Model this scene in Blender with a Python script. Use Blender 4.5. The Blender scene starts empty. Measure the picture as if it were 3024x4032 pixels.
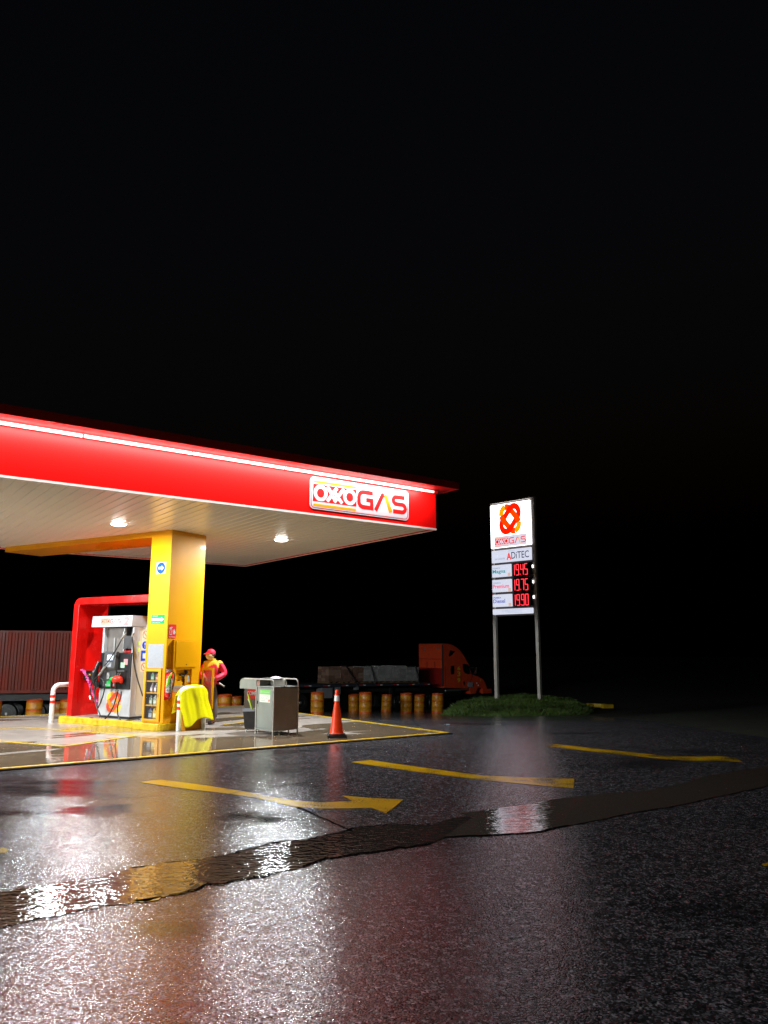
import bpy, bmesh, math, random
from math import sin, cos, pi, radians, sqrt, atan2, exp
from mathutils import Vector, Matrix, noise
random.seed(7)
S = bpy.context.scene
C = S.collection

# ------------------------------------------------------------------ camera model (also used to turn measured directions into places)
FPX, PITCH, ROLL, CX, CY, H = 3010.0, radians(10.25), radians(0.105), 1512.0, 2016.0, 1.7
_fw = Vector((0, cos(PITCH), sin(PITCH))); _up = Vector((0, -sin(PITCH), cos(PITCH))); _rt = Vector((1, 0, 0))
RT = cos(ROLL) * _rt + sin(ROLL) * _up; UP = -sin(ROLL) * _rt + cos(ROLL) * _up; FW = _fw
EYE = Vector((0, 0, H))
def ray(x, y): return RT * ((x - CX) / FPX) + UP * (-(y - CY) / FPX) + FW
def on_z(x, y, z=0.0):
    d = ray(x, y); return EYE + d * ((z - H) / d.z)
def at_depth(x, y, Y):
    d = ray(x, y); return EYE + d * (Y / d.y)
def on_wall(p0, ang, x, y):
    n = Vector((-sin(ang), cos(ang), 0)); d = ray(x, y)
    return EYE + d * (n.dot(Vector((p0[0], p0[1], 0))) / n.dot(d))

cam = bpy.data.cameras.new('camera'); co = bpy.data.objects.new('camera', cam); C.objects.link(co)
cam.sensor_fit = 'VERTICAL'; cam.sensor_height = 24.0; cam.sensor_width = 18.0; cam.lens = 24.0 * FPX / 4032.0
cam.clip_start = 0.05; cam.clip_end = 2000
m = Matrix.Identity(4)
for i in range(3): m[i][0] = RT[i]; m[i][1] = UP[i]; m[i][2] = -FW[i]; m[i][3] = EYE[i]
co.matrix_world = m
S.camera = co
S.view_settings.view_transform = 'Standard'; S.view_settings.look = 'None'
S.view_settings.exposure = 0.0; S.view_settings.gamma = 1.0

# ------------------------------------------------------------------ materials
def mat(name, col, rough=0.5, metal=0.0, bump=0.0, bscale=40.0, vary=0.0, vscale=4.0, emit=None, estr=0.0, coat=0.0, alpha=None, spec=None, rvary=0.0, stretch=(1, 1, 1), trans=0.0):
    M = bpy.data.materials.new(name); M.use_nodes = True
    nt = M.node_tree; N = nt.nodes; L = nt.links; b = N['Principled BSDF']
    b.inputs['Base Color'].default_value = (*col, 1); b.inputs['Roughness'].default_value = rough; b.inputs['Metallic'].default_value = metal
    if spec is not None: b.inputs['Specular IOR Level'].default_value = spec
    if coat: b.inputs['Coat Weight'].default_value = coat; b.inputs['Coat Roughness'].default_value = 0.04
    if trans: b.inputs['Transmission Weight'].default_value = trans
    if alpha is not None: b.inputs['Alpha'].default_value = alpha
    if emit: b.inputs['Emission Color'].default_value = (*emit, 1); b.inputs['Emission Strength'].default_value = estr
    if bump or vary or rvary:
        tc = N.new('ShaderNodeTexCoord'); mp = N.new('ShaderNodeMapping'); mp.inputs['Scale'].default_value = stretch
        L.new(tc.outputs['Object'], mp.inputs['Vector'])
    if vary or rvary:
        n = N.new('ShaderNodeTexNoise'); n.inputs['Scale'].default_value = vscale; n.inputs['Detail'].default_value = 6
        L.new(mp.outputs['Vector'], n.inputs['Vector'])
    if vary:
        mr = N.new('ShaderNodeMapRange'); mr.inputs['From Min'].default_value = 0.3; mr.inputs['From Max'].default_value = 0.7
        mr.inputs['To Min'].default_value = 1 - vary; mr.inputs['To Max'].default_value = 1 + vary * 0.5
        L.new(n.outputs['Fac'], mr.inputs['Value'])
        mx = N.new('ShaderNodeVectorMath'); mx.operation = 'SCALE'; mx.inputs[0].default_value = col
        L.new(mr.outputs['Result'], mx.inputs['Scale']); L.new(mx.outputs['Vector'], b.inputs['Base Color'])
    if rvary:
        mr2 = N.new('ShaderNodeMapRange'); mr2.inputs['From Min'].default_value = 0.3; mr2.inputs['From Max'].default_value = 0.7
        mr2.inputs['To Min'].default_value = max(0.02, rough - rvary); mr2.inputs['To Max'].default_value = min(1, rough + rvary)
        L.new(n.outputs['Fac'], mr2.inputs['Value']); L.new(mr2.outputs['Result'], b.inputs['Roughness'])
    if bump:
        n2 = N.new('ShaderNodeTexNoise'); n2.inputs['Scale'].default_value = bscale; n2.inputs['Detail'].default_value = 4
        L.new(mp.outputs['Vector'], n2.inputs['Vector'])
        bp = N.new('ShaderNodeBump'); bp.inputs['Strength'].default_value = 0.6; bp.inputs['Distance'].default_value = bump
        L.new(n2.outputs['Fac'], bp.inputs['Height']); L.new(bp.outputs['Normal'], b.inputs['Normal'])
    return M

RED = mat('red_panel', (0.72, 0.004, 0.003), 0.42, vary=0.08, vscale=0.7, spec=0.12)
RED_DARK = mat('red_roof_sheet', (0.70, 0.008, 0.006), 0.55, vary=0.2, vscale=2)
RED_ARCH = mat('red_arch_sheet', (0.75, 0.006, 0.004), 0.22, rvary=0.08, vary=0.08, vscale=3)
YEL = mat('yellow_column_paint', (0.74, 0.33, 0.002), 0.42, vary=0.07, vscale=1.5, bump=0.0008, bscale=3, rvary=0.05, coat=0.35, spec=0.15)
YEL2 = mat('yellow_sheet_paint', (0.78, 0.38, 0.005), 0.35, vary=0.12, vscale=5)
YEL_D = mat('orange_yellow_sheet', (0.75, 0.30, 0.004), 0.4, vary=0.15, vscale=5)
SOFF = mat('cream_soffit', (0.82, 0.78, 0.66), 0.30, vary=0.04, vscale=0.5)
TRIM = mat('white_trim', (0.8, 0.78, 0.74), 0.4)
WHITE = mat('white_paint', (0.52, 0.54, 0.58), 0.4, vary=0.08, vscale=7)
WHITE_PIPE = mat('white_pipe_paint', (0.82, 0.82, 0.82), 0.3, vary=0.1, vscale=9)
REDBAND = mat('red_band_paint', (0.75, 0.03, 0.01), 0.35, vary=0.1, vscale=20)
CREAMM = mat('cream_metal', (0.50, 0.43, 0.32), 0.4, vary=0.08, vscale=5)
GREYT = mat('grey_tinted_panel', (0.22, 0.20, 0.19), 0.12, vary=0.2, vscale=4)
BLACK = mat('black_plastic', (0.018, 0.018, 0.02), 0.28, vary=0.3, vscale=12)
DGREY = mat('dark_grey_plastic', (0.07, 0.07, 0.075), 0.35, vary=0.2, vscale=9)
RUBBER = mat('black_rubber', (0.015, 0.014, 0.014), 0.4, vary=0.2, vscale=30)
CHROME = mat('worn_chrome', (0.7, 0.7, 0.7), 0.18, 1.0)
STEEL = mat('galvanised_steel', (0.45, 0.45, 0.44), 0.4, 0.8, vary=0.2, vscale=14)
KERBY = mat('yellow_kerb_paint', (0.78, 0.52, 0.01), 0.42, vary=0.3, vscale=9, bump=0.006, bscale=25, rvary=0.15)
LINEY = mat('yellow_line_paint', (0.74, 0.48, 0.01), 0.35, vary=0.2, vscale=14, bump=0.003, bscale=60, rvary=0.15)
KERBTOP = mat('pale_concrete', (0.45, 0.43, 0.42), 0.35, vary=0.25, vscale=8)
DESKG = mat('grey_desk_sheet', (0.25, 0.275, 0.255), 0.42, vary=0.14, vscale=6, stretch=(1, 1, 0.4), rvary=0.1)
DESKS = mat('grey_desk_side_sheet', (0.24, 0.225, 0.19), 0.5, vary=0.12, vscale=5)
ORANGE = mat('orange_cone_plastic', (0.85, 0.055, 0.008), 0.33, vary=0.1, vscale=10)
REFL = mat('white_reflective_band', (0.8, 0.8, 0.8), 0.35)
DRUMY = mat('faded_yellow_drum_paint', (0.55, 0.23, 0.01), 0.42, vary=0.35, vscale=7, bump=0.006, bscale=14, rvary=0.15)
DRUMO = mat('orange_drum_paint', (0.60, 0.09, 0.01), 0.42, vary=0.35, vscale=9, rvary=0.15)
RUSTC = mat('oxide_red_container_paint', (0.27, 0.038, 0.020), 0.40, vary=0.45, vscale=2.2, stretch=(1, 1, 0.3), rvary=0.12, spec=0.2)
TRUCKR = mat('orange_red_truck_paint', (0.85, 0.09, 0.03), 0.2, coat=0.5, vary=0.1, vscale=3)
TRUCKB = mat('dark_red_cab_back', (0.36, 0.018, 0.012), 0.4, vary=0.15, vscale=3)
GLASSD = mat('dark_window_glass', (0.008, 0.01, 0.012), 0.05)
CHASSIS = mat('dark_chassis', (0.02, 0.02, 0.022), 0.5, vary=0.3, vscale=5)
YELTXT = mat('yellow_lettering', (0.8, 0.6, 0.02), 0.4)
PALEP = mat('pale_sticker', (0.36, 0.38, 0.42), 0.6, spec=0.15, vary=0.1, vscale=30)
GRIME = mat('grey_print', (0.35, 0.36, 0.42), 0.6)
SIGNB = mat('blue_sign', (0.003, 0.05, 0.50), 0.6, spec=0.15)
SIGNG = mat('green_sign', (0.01, 0.50, 0.09), 0.6, spec=0.15)
SIGNR = mat('red_sign', (0.72, 0.02, 0.02), 0.6, spec=0.15)
SIGNW = mat('white_sign_film', (0.55, 0.57, 0.58), 0.6, spec=0.15)
LIME = mat('lime_cloth', (0.35, 0.85, 0.05), 0.8)
COAT = mat('yellow_raincoat_pvc', (0.93, 0.86, 0.002), 0.36, vary=0.06, vscale=5, bump=0.006, bscale=9, rvary=0.08)
SKIN = mat('skin', (0.36, 0.17, 0.10), 0.5)
MASKM = mat('pale_cloth_mask', (0.72, 0.62, 0.45), 0.8, bump=0.003, bscale=30)
JRED = mat('red_jacket_cloth', (0.55, 0.012, 0.03), 0.6, bump=0.01, bscale=11, vary=0.15, vscale=6)
JPINK = mat('bright_red_sleeve_cloth', (0.85, 0.02, 0.07), 0.6, bump=0.008, bscale=12, vary=0.12, vscale=6)
JYEL = mat('yellow_yoke_cloth', (0.80, 0.52, 0.02), 0.6, bump=0.008, bscale=12, vary=0.1, vscale=6)
TROU = mat('grey_trouser_cloth', (0.16, 0.13, 0.12), 0.75, bump=0.008, bscale=12, vary=0.2, vscale=8)
SHOE = mat('black_boot', (0.03, 0.025, 0.035), 0.4)
CARTON = mat('brown_carton', (0.22, 0.12, 0.085), 0.6, vary=0.4, vscale=2.6)
WRAP = mat('stretch_wrapped_goods', (0.38, 0.37, 0.35), 0.3, vary=0.4, vscale=3, bump=0.02, bscale=5, rvary=0.12)
WOOD = mat('pallet_wood', (0.18, 0.11, 0.06), 0.7, vary=0.3, vscale=9)
POST = mat('grey_pylon_paint', (0.76, 0.71, 0.63), 0.45, vary=0.12, vscale=3)
PYLF = mat('brown_grey_pylon_frame', (0.10, 0.08, 0.07), 0.5, vary=0.15, vscale=3)
def emis(name, col, st, base=(0.6, 0.6, 0.6)):
    return mat(name, base, 0.3, emit=col, estr=st)
LAMP = emis('lit_lamp_glass', (1.0, 0.98, 0.92), 28)
TUBE = emis('lit_pink_white_tube', (1.0, 0.58, 0.52), 1.25)
SIGNLIT = emis('lit_white_sign_face', (0.93, 0.93, 1.0), 3.6)
SIGNLIT2 = emis('lit_pale_sign_face', (0.80, 0.84, 1.0), 0.85)
LED = emis('lit_red_digit', (1.0, 0.006, 0.02), 2.0, (0.3, 0, 0))
LEDRIM = emis('red_digit_core', (1.0, 0.12, 0.14), 1.3, (0.3, 0, 0))
SMALLW = emis('lit_small_side_lamp', (1.0, 1.0, 1.0), 4)
def litc(name, col, st=1.0): return emis(name, col, st, tuple(0.3 * c for c in col))
L_RED = litc('lit_red_film', (0.95, 0.012, 0.0), 1.0); L_ORG = litc('lit_orange_red_film', (1.0, 0.055, 0.0), 1.05)
L_DRED = litc('lit_dark_red_film', (0.62, 0.0, 0.01), 1.0); L_YEL = litc('lit_yellow_film', (1.0, 0.38, 0.0), 1.05)
L_PALE = litc('lit_pale_orange_film', (1.0, 0.45, 0.25), 1.0); L_DARK = litc('lit_navy_film', (0.05, 0.05, 0.10), 1.0)
L_TEAL = litc('lit_teal_film', (0.02, 0.30, 0.33), 1.0); L_BLUE = litc('lit_blue_film', (0.12, 0.16, 0.50), 1.0)
L_PINK = litc('lit_pink_film', (0.85, 0.10, 0.20), 1.0); L_GREY = litc('lit_grey_film', (0.35, 0.40, 0.52), 1.0)
L_BOX = litc('lit_corner_box_film', (0.70, 0.48, 0.42), 1.0); SCREEN = emis('lit_dispenser_screen', (0.45, 0.62, 1.0), 0.9)

# ------------------------------------------------------------------ helpers
def tag(o, label=None, cat=None, group=None, kind=None):
    if label: o['label'] = label
    if cat: o['category'] = cat
    if group: o['group'] = group
    if kind: o['kind'] = kind
    return o
def thing(name, label, cat, loc=(0, 0, 0), rz=0.0, group=None):
    o = bpy.data.objects.new(name, None); C.objects.link(o); o.empty_display_size = 0.2
    o.location = loc; o.rotation_euler = (0, 0, rz); return tag(o, label, cat, group)
class MB:
    def __init__(s): s.v = []; s.f = []; s.mi = []; s.cur = 0
    def add(s, vs, fs):
        n = len(s.v); s.v += [tuple(v) for v in vs]; s.f += [tuple(i + n for i in f) for f in fs]; s.mi += [s.cur] * len(fs); return s
    def box(s, x0, x1, y0, y1, z0, z1):
        if x0 > x1: x0, x1 = x1, x0
        if y0 > y1: y0, y1 = y1, y0
        if z0 > z1: z0, z1 = z1, z0
        return s.add([(x0, y0, z0), (x1, y0, z0), (x1, y1, z0), (x0, y1, z0), (x0, y0, z1), (x1, y0, z1), (x1, y1, z1), (x0, y1, z1)],
                     [(0, 3, 2, 1), (4, 5, 6, 7), (0, 1, 5, 4), (1, 2, 6, 5), (2, 3, 7, 6), (3, 0, 4, 7)])
    def prism(s, poly, fn, t0, t1):
        # poly: 2D outline (counter-clockwise); fn(a,b,t) -> xyz
        n = len(poly); vs = [fn(a, b, t0) for a, b in poly] + [fn(a, b, t1) for a, b in poly]
        return s.add(vs, [tuple(range(n))[::-1], tuple(range(n, 2 * n))] + [(i, (i + 1) % n, n + (i + 1) % n, n + i) for i in range(n)])
    def tube(s, pts, r, seg=10, caps=True):
        pts = [Vector(p) for p in pts]; n = len(pts); rs = r if isinstance(r, (list, tuple)) else [r] * n
        vs = []; prev = None
        for i, p in enumerate(pts):
            t = (pts[min(i + 1, n - 1)] - pts[max(i - 1, 0)]).normalized()
            if prev is None:
                a = Vector((0, 0, 1)) if abs(t.z) < 0.9 else Vector((1, 0, 0)); u = t.cross(a).normalized()
            else:
                u = (prev - t * prev.dot(t)).normalized()
            w = t.cross(u); prev = u
            for k in range(seg):
                a = 2 * pi * k / seg; vs.append(p + (u * cos(a) + w * sin(a)) * rs[i])
        fs = [(i * seg + k, i * seg + (k + 1) % seg, (i + 1) * seg + (k + 1) % seg, (i + 1) * seg + k) for i in range(n - 1) for k in range(seg)]
        if caps: fs += [tuple(range(seg))[::-1], tuple(range((n - 1) * seg, n * seg))]
        return s.add(vs, fs)
    def lathe(s, prof, cx=0, cy=0, seg=24, ax='z', org=(0, 0, 0)):
        vs = []; o = Vector(org)
        for r, h in prof:
            for k in range(seg):
                a = 2 * pi * k / seg
                p = {'z': (cx + r * cos(a), cy + r * sin(a), h), 'y': (r * cos(a), h, -r * sin(a)), 'x': (h, r * cos(a), r * sin(a))}[ax]
                vs.append(Vector(p) + o)
        n = len(prof)
        fs = [(i * seg + k, i * seg + (k + 1) % seg, (i + 1) * seg + (k + 1) % seg, (i + 1) * seg + k) for i in range(n - 1) for k in range(seg)]
        fs += [tuple(range(seg))[::-1], tuple(range((n - 1) * seg, n * seg))]
        return s.add(vs, fs)
    def build(s, name, m, parent=None, smooth=False, bevel=0.0, loc=None, rz=0.0):
        me = bpy.data.meshes.new(name); me.from_pydata(s.v, [], s.f); me.validate()
        for x in (m if isinstance(m, (list, tuple)) else [m]): me.materials.append(x)
        if len(me.polygons) == len(s.mi):
            for p, i in zip(me.polygons, s.mi): p.material_index = i
        bm = bmesh.new(); bm.from_mesh(me); bmesh.ops.recalc_face_normals(bm, faces=bm.faces)
        if bevel: bmesh.ops.bevel(bm, geom=[e for e in bm.edges if e.is_manifold and e.calc_face_angle(0) > 0.6], offset=bevel, segments=2, affect='EDGES', profile=0.6)
        bm.to_mesh(me); bm.free()
        if smooth:
            for p in me.polygons: p.use_smooth = True
            try: me.set_sharp_from_angle(angle=radians(42))
            except Exception: pass
        o = bpy.data.objects.new(name, me); C.objects.link(o); o.parent = parent
        if loc is not None: o.location = loc; o.rotation_euler = (0, 0, rz)
        return o
def copy_tree(o, parent=None):
    c = o.copy(); C.objects.link(c); c.parent = parent
    for ch in list(o.children): copy_tree(ch, c)
    return c
def arcpts(cx, cy, r, a0, a1, n=8): return [(cx + r * cos(radians(a0 + (a1 - a0) * i / n)), cy + r * sin(radians(a0 + (a1 - a0) * i / n))) for i in range(n + 1)]
def rrect(x0, x1, y0, y1, r, n=5):
    return arcpts(x1 - r, y1 - r, r, 0, 90, n) + arcpts(x0 + r, y1 - r, r, 90, 180, n) + arcpts(x0 + r, y0 + r, r, 180, 270, n) + arcpts(x1 - r, y0 + r, r, 270, 360, n)
def smooth_path(pts, n=6):
    P = [Vector(p) for p in pts]; out = []
    for i in range(len(P) - 1):
        p0, p1, p2, p3 = P[max(i - 1, 0)], P[i], P[i + 1], P[min(i + 2, len(P) - 1)]
        for k in range(n):
            t = k / n
            out.append(0.5 * ((2 * p1) + (p2 - p0) * t + (2 * p0 - 5 * p1 + 4 * p2 - p3) * t * t + (3 * p1 - p0 - 3 * p2 + p3) * t ** 3))
    return out + [P[-1]]

class Flat:
    """flat artwork: frame() maps (a, b, t) to the thing's local space; layers rise by t"""
    def __init__(s, fn): s.fn = fn
    def poly(s, mb, pts, t0=0.0, t1=0.003): mb.prism(pts, s.fn, t0, t1)
    def stroke(s, mb, pts, w, t0=0.0, t1=0.003, closed=False):
        n = len(pts); L = []; R = []
        for i in range(n):
            a = pts[(i - 1) % n] if (closed or i > 0) else None; b = pts[(i + 1) % n] if (closed or i < n - 1) else None; p = pts[i]
            d1 = Vector((p[0] - a[0], p[1] - a[1])).normalized() if a else None
            d2 = Vector((b[0] - p[0], b[1] - p[1])).normalized() if b else None
            if d1 is None: d1 = d2
            if d2 is None: d2 = d1
            n1 = Vector((-d1.y, d1.x)); n2 = Vector((-d2.y, d2.x)); mm = n1 + n2
            if mm.length < 1e-6: mm = n1
            mm.normalize(); k = min(2.2, 1 / max(0.2, mm.dot(n1)))
            L.append((p[0] + mm.x * w / 2 * k, p[1] + mm.y * w / 2 * k)); R.append((p[0] - mm.x * w / 2 * k, p[1] - mm.y * w / 2 * k))
        for i in range(n if closed else n - 1):
            j = (i + 1) % n; mb.prism([R[i], R[j], L[j], L[i]], s.fn, t0, t1)
def text_obj(string, fl, x0, x1, y0, y1, t0, m, parent, name='lettering', keep=False, t=0.002, weight=0.0):
    cu = bpy.data.curves.new('lettering', 'FONT'); cu.body = string; cu.size = 1.0; cu.resolution_u = 3
    if weight: cu.offset = weight
    ob = bpy.data.objects.new('tmp', cu); C.objects.link(ob); bpy.context.view_layer.update()
    dg = bpy.context.evaluated_depsgraph_get(); me = bpy.data.meshes.new_from_object(ob.evaluated_get(dg))
    bpy.data.objects.remove(ob); bpy.data.curves.remove(cu)
    xs = [v.co.x for v in me.vertices]; ys = [v.co.y for v in me.vertices]
    ax0, ax1, ay0, ay1 = min(xs), max(xs), min(ys), max(ys)
    sx = (x1 - x0) / (ax1 - ax0); sy = (y1 - y0) / (ay1 - ay0)
    if keep: sx = sy = min(sx, sy)
    for v in me.vertices: v.co = Vector(fl.fn(x0 + (v.co.x - ax0) * sx, y0 + (v.co.y - ay0) * sy, t0 + t))
    me.materials.append(m); me.name = name
    o = bpy.data.objects.new(name, me); C.objects.link(o); o.parent = parent; return o

# ------------------------------------------------------------------ brand marks: the lettered panel and the knot
def ellipse(cx, cy, rx, ry, n=28, rot=0.0, a0=0.0, a1=2 * pi):
    out = []
    for i in range(n):
        a = a0 + (a1 - a0) * i / (n if abs(a1 - a0 - 2 * pi) < 1e-6 else n - 1)
        x = rx * cos(a); y = ry * sin(a); out.append((cx + x * cos(rot) - y * sin(rot), cy + x * sin(rot) + y * cos(rot)))
    return out
def word_mark(fl, X0, X1, Y0, Y1, mats, parent, layer=0.004, border=True, thick=1.0):
    """rounded lettered panel, unit space 0..2.48 x 0..0.64"""
    W, Hh = 2.48, 0.64; sx = (X1 - X0) / W; sy = (Y1 - Y0) / Hh
    U = Flat(lambda a, b, t: fl.fn(X0 + a * sx, Y0 + b * sy, t))
    red, white, yel, org, base = mats
    b = MB()
    if border:
        U.poly(b, rrect(0, W, 0, Hh, 0.09), 0, layer); b.build('panel', base, parent)
        b = MB(); U.stroke(b, rrect(0.03, W - 0.03, 0.03, Hh - 0.03, 0.075), 0.012, layer, 1.3 * layer, closed=True); b.build('border_line', red, parent)
    y0 = 1.3 * layer
    b = MB(); U.poly(b, [(0.07, 0.155), (1.11, 0.155), (1.11, 0.50), (0.07, 0.50)], layer, y0); b.build('red_field', red, parent)
    for yy in (0.085, 0.545):
        b = MB(); U.poly(b, rrect(0.08, 1.10, yy - 0.024, yy + 0.024, 0.02, 3), layer, y0); b.build('yellow_stripe', yel, parent)
    b = MB(); w = 0.058 * thick; t0, t1 = y0, y0 + layer * 0.4
    U.stroke(b, ellipse(0.245, 0.327, 0.125, 0.128), w, t0, t1, True)
    U.stroke(b, ellipse(0.945, 0.327, 0.125, 0.128), w, t0, t1, True)
    U.stroke(b, [(0.40, 0.475), (0.47, 0.385), (0.60, 0.20)], w, t0, t1)
    U.stroke(b, [(0.63, 0.475), (0.56, 0.385), (0.40, 0.18)], w, t0, t1)
    U.stroke(b, [(0.55, 0.43), (0.64, 0.30), (0.76, 0.18)], w, t0, t1 * 1.001)
    U.stroke(b, [(0.80, 0.475), (0.70, 0.36), (0.57, 0.18)], w, t0, t1 * 1.001)
    b.build('white_lettering', white, parent)
    b = MB(); w = 0.07 * thick; t0, t1 = layer, y0
    G = [(1.53, 0.475), (1.28, 0.475)] + [(1.28 + 0.105 * cos(radians(a)), 0.37 + 0.105 * sin(radians(a))) for a in (110, 140, 180)] + [(1.175, 0.27)] + \
        [(1.28 + 0.105 * cos(radians(a)), 0.27 + 0.105 * sin(radians(a))) for a in (200, 230, 260)] + [(1.50, 0.165), (1.50, 0.32), (1.36, 0.32)]
    U.stroke(b, G, w, t0, t1); b.build('letter_g', red, parent); b = MB()
    U.stroke(b, [(1.60, 0.13), (1.78, 0.47), (1.82, 0.48)], w, t0, t1); b.build('letter_a_stroke', red, parent); b = MB()
    Sx = [(2.37, 0.475), (2.16, 0.475)] + [(2.14 + 0.075 * cos(radians(a)), 0.4 + 0.075 * sin(radians(a))) for a in (110, 150, 180, 210, 250)] + [(2.16, 0.325), (2.29, 0.325)] + \
         [(2.31 + 0.08 * cos(radians(a)), 0.245 + 0.08 * sin(radians(a))) for a in (70, 30, 0, -30, -70)] + [(2.29, 0.165), (2.06, 0.165)]
    U.stroke(b, Sx, w, t0, t1); b.build('letter_s', red, parent)
    b = MB(); U.stroke(b, [(1.835, 0.475), (1.87, 0.43), (2.00, 0.13)], w, t0, t1); b.build('orange_lettering', org, parent)
def knot(fl, X0, X1, Y0, Y1, mats, parent, layer=0.004, base=None):
    """two crossed looped bands, unit space -1..1 x -1.03..1.03"""
    red, org, yel = mats; cx, cy = (X0 + X1) / 2, (Y0 + Y1) / 2; sx = (X1 - X0) / 2.0; sy = (Y1 - Y0) / 2.06
    U = Flat(lambda a, b, t: fl.fn(cx + a * sx, cy + b * sy, t))
    ca = radians(47.3)
    def loop(rot):
        L, r = 0.50, 0.457; pts = []
        pts += [(L + r * cos(radians(a)), r * sin(radians(a))) for a in range(-90, 91, 15)]
        pts += [(-L + r * cos(radians(a)), r * sin(radians(a))) for a in range(90, 271, 15)]
        return [(x * cos(rot) - y * sin(rot), x * sin(rot) + y * cos(rot)) for x, y in pts]
    w = 0.40; l1, l2, l3 = layer * 0.4, layer * 0.8, layer * 1.2
    A = loop(ca); B = loop(pi - ca)
    for i0 in (0, 13):
        b = MB(); U.stroke(b, B[i0 + 4:i0 + 11], w, 0, l1 * 0.9); b.build('yellow_end', yel, parent)
    for i0 in (0, 13):
        b = MB(); j0 = 10 + i0; U.stroke(b, [B[(j0 + k) % 26] for k in range(8)], w, 0, l1); b.build('orange_band', org, parent)
    b = MB(); U.stroke(b, A, w, l1, l2, True); b.build('red_band', red, parent)
    for i0 in (12, 25):
        p, q = Vector(B[i0]), Vector(B[(i0 + 1) % 26]); b = MB(); U.stroke(b, [tuple(p.lerp(q, -0.12)), tuple(p.lerp(q, 0.5))], w * 1.0, l2, l3); b.build('orange_overlap', org, parent)

# ------------------------------------------------------------------ ground shape
def sstep(a, b, x):
    t = min(1, max(0, (x - a) / (b - a))); return t * t * (3 - 2 * t)
def gz(x, y):
    s = 0.0 if y < 17.7 else ((y - 17.7) ** 2 / 8.0 if y < 21.7 else y - 19.7)
    if y > 62: s = 42.3
    f = 1 - 0.55 * sstep(4.5, 13, x)
    z = -0.067 * s * f
    if x < -2.5: z -= 0.035 * (-x - 2.5 if x > -25 else 22.5) * sstep(19.5, 25.5, y)
    return z - 0.02
def ground_at(px, py):
    lo = None; Y = 4.0
    while Y < 90:
        p = at_depth(px, py, Y)
        if p.z <= gz(p.x, p.y): return p
        Y += 0.05
    return p
def sheet(name, poly, dz, m, kind='structure', step=None, label=None, cat=None):
    """a sheet of ground cut to an outline, following the ground"""
    xs = [p[0] for p in poly]; ys = [p[1] for p in poly]
    bm = bmesh.new(); vs = [bm.verts.new((x, y, 0)) for x, y in poly]; bm.faces.new(vs)
    if step:
        X = math.floor(min(xs) / step) * step
        while X < max(xs):
            bmesh.ops.bisect_plane(bm, geom=bm.verts[:] + bm.edges[:] + bm.faces[:], plane_co=(X, 0, 0), plane_no=(1, 0, 0)); X += step
        Y = math.floor(min(ys) / step) * step
        while Y < max(ys):
            bmesh.ops.bisect_plane(bm, geom=bm.verts[:] + bm.edges[:] + bm.faces[:], plane_co=(0, Y, 0), plane_no=(0, 1, 0)); Y += step
    bmesh.ops.triangulate(bm, faces=[f for f in bm.faces if len(f.verts) > 4])
    for v in bm.verts: v.co.z = gz(v.co.x, v.co.y) + dz
    bmesh.ops.recalc_face_normals(bm, faces=bm.faces)
    for f in bm.faces:
        if f.normal.z < 0: f.normal_flip()
        f.smooth = True
    me = bpy.data.meshes.new(name); bm.to_mesh(me); bm.free(); me.materials.append(m)
    o = bpy.data.objects.new(name, me); C.objects.link(o); return tag(o, label, cat, kind=kind)

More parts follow.
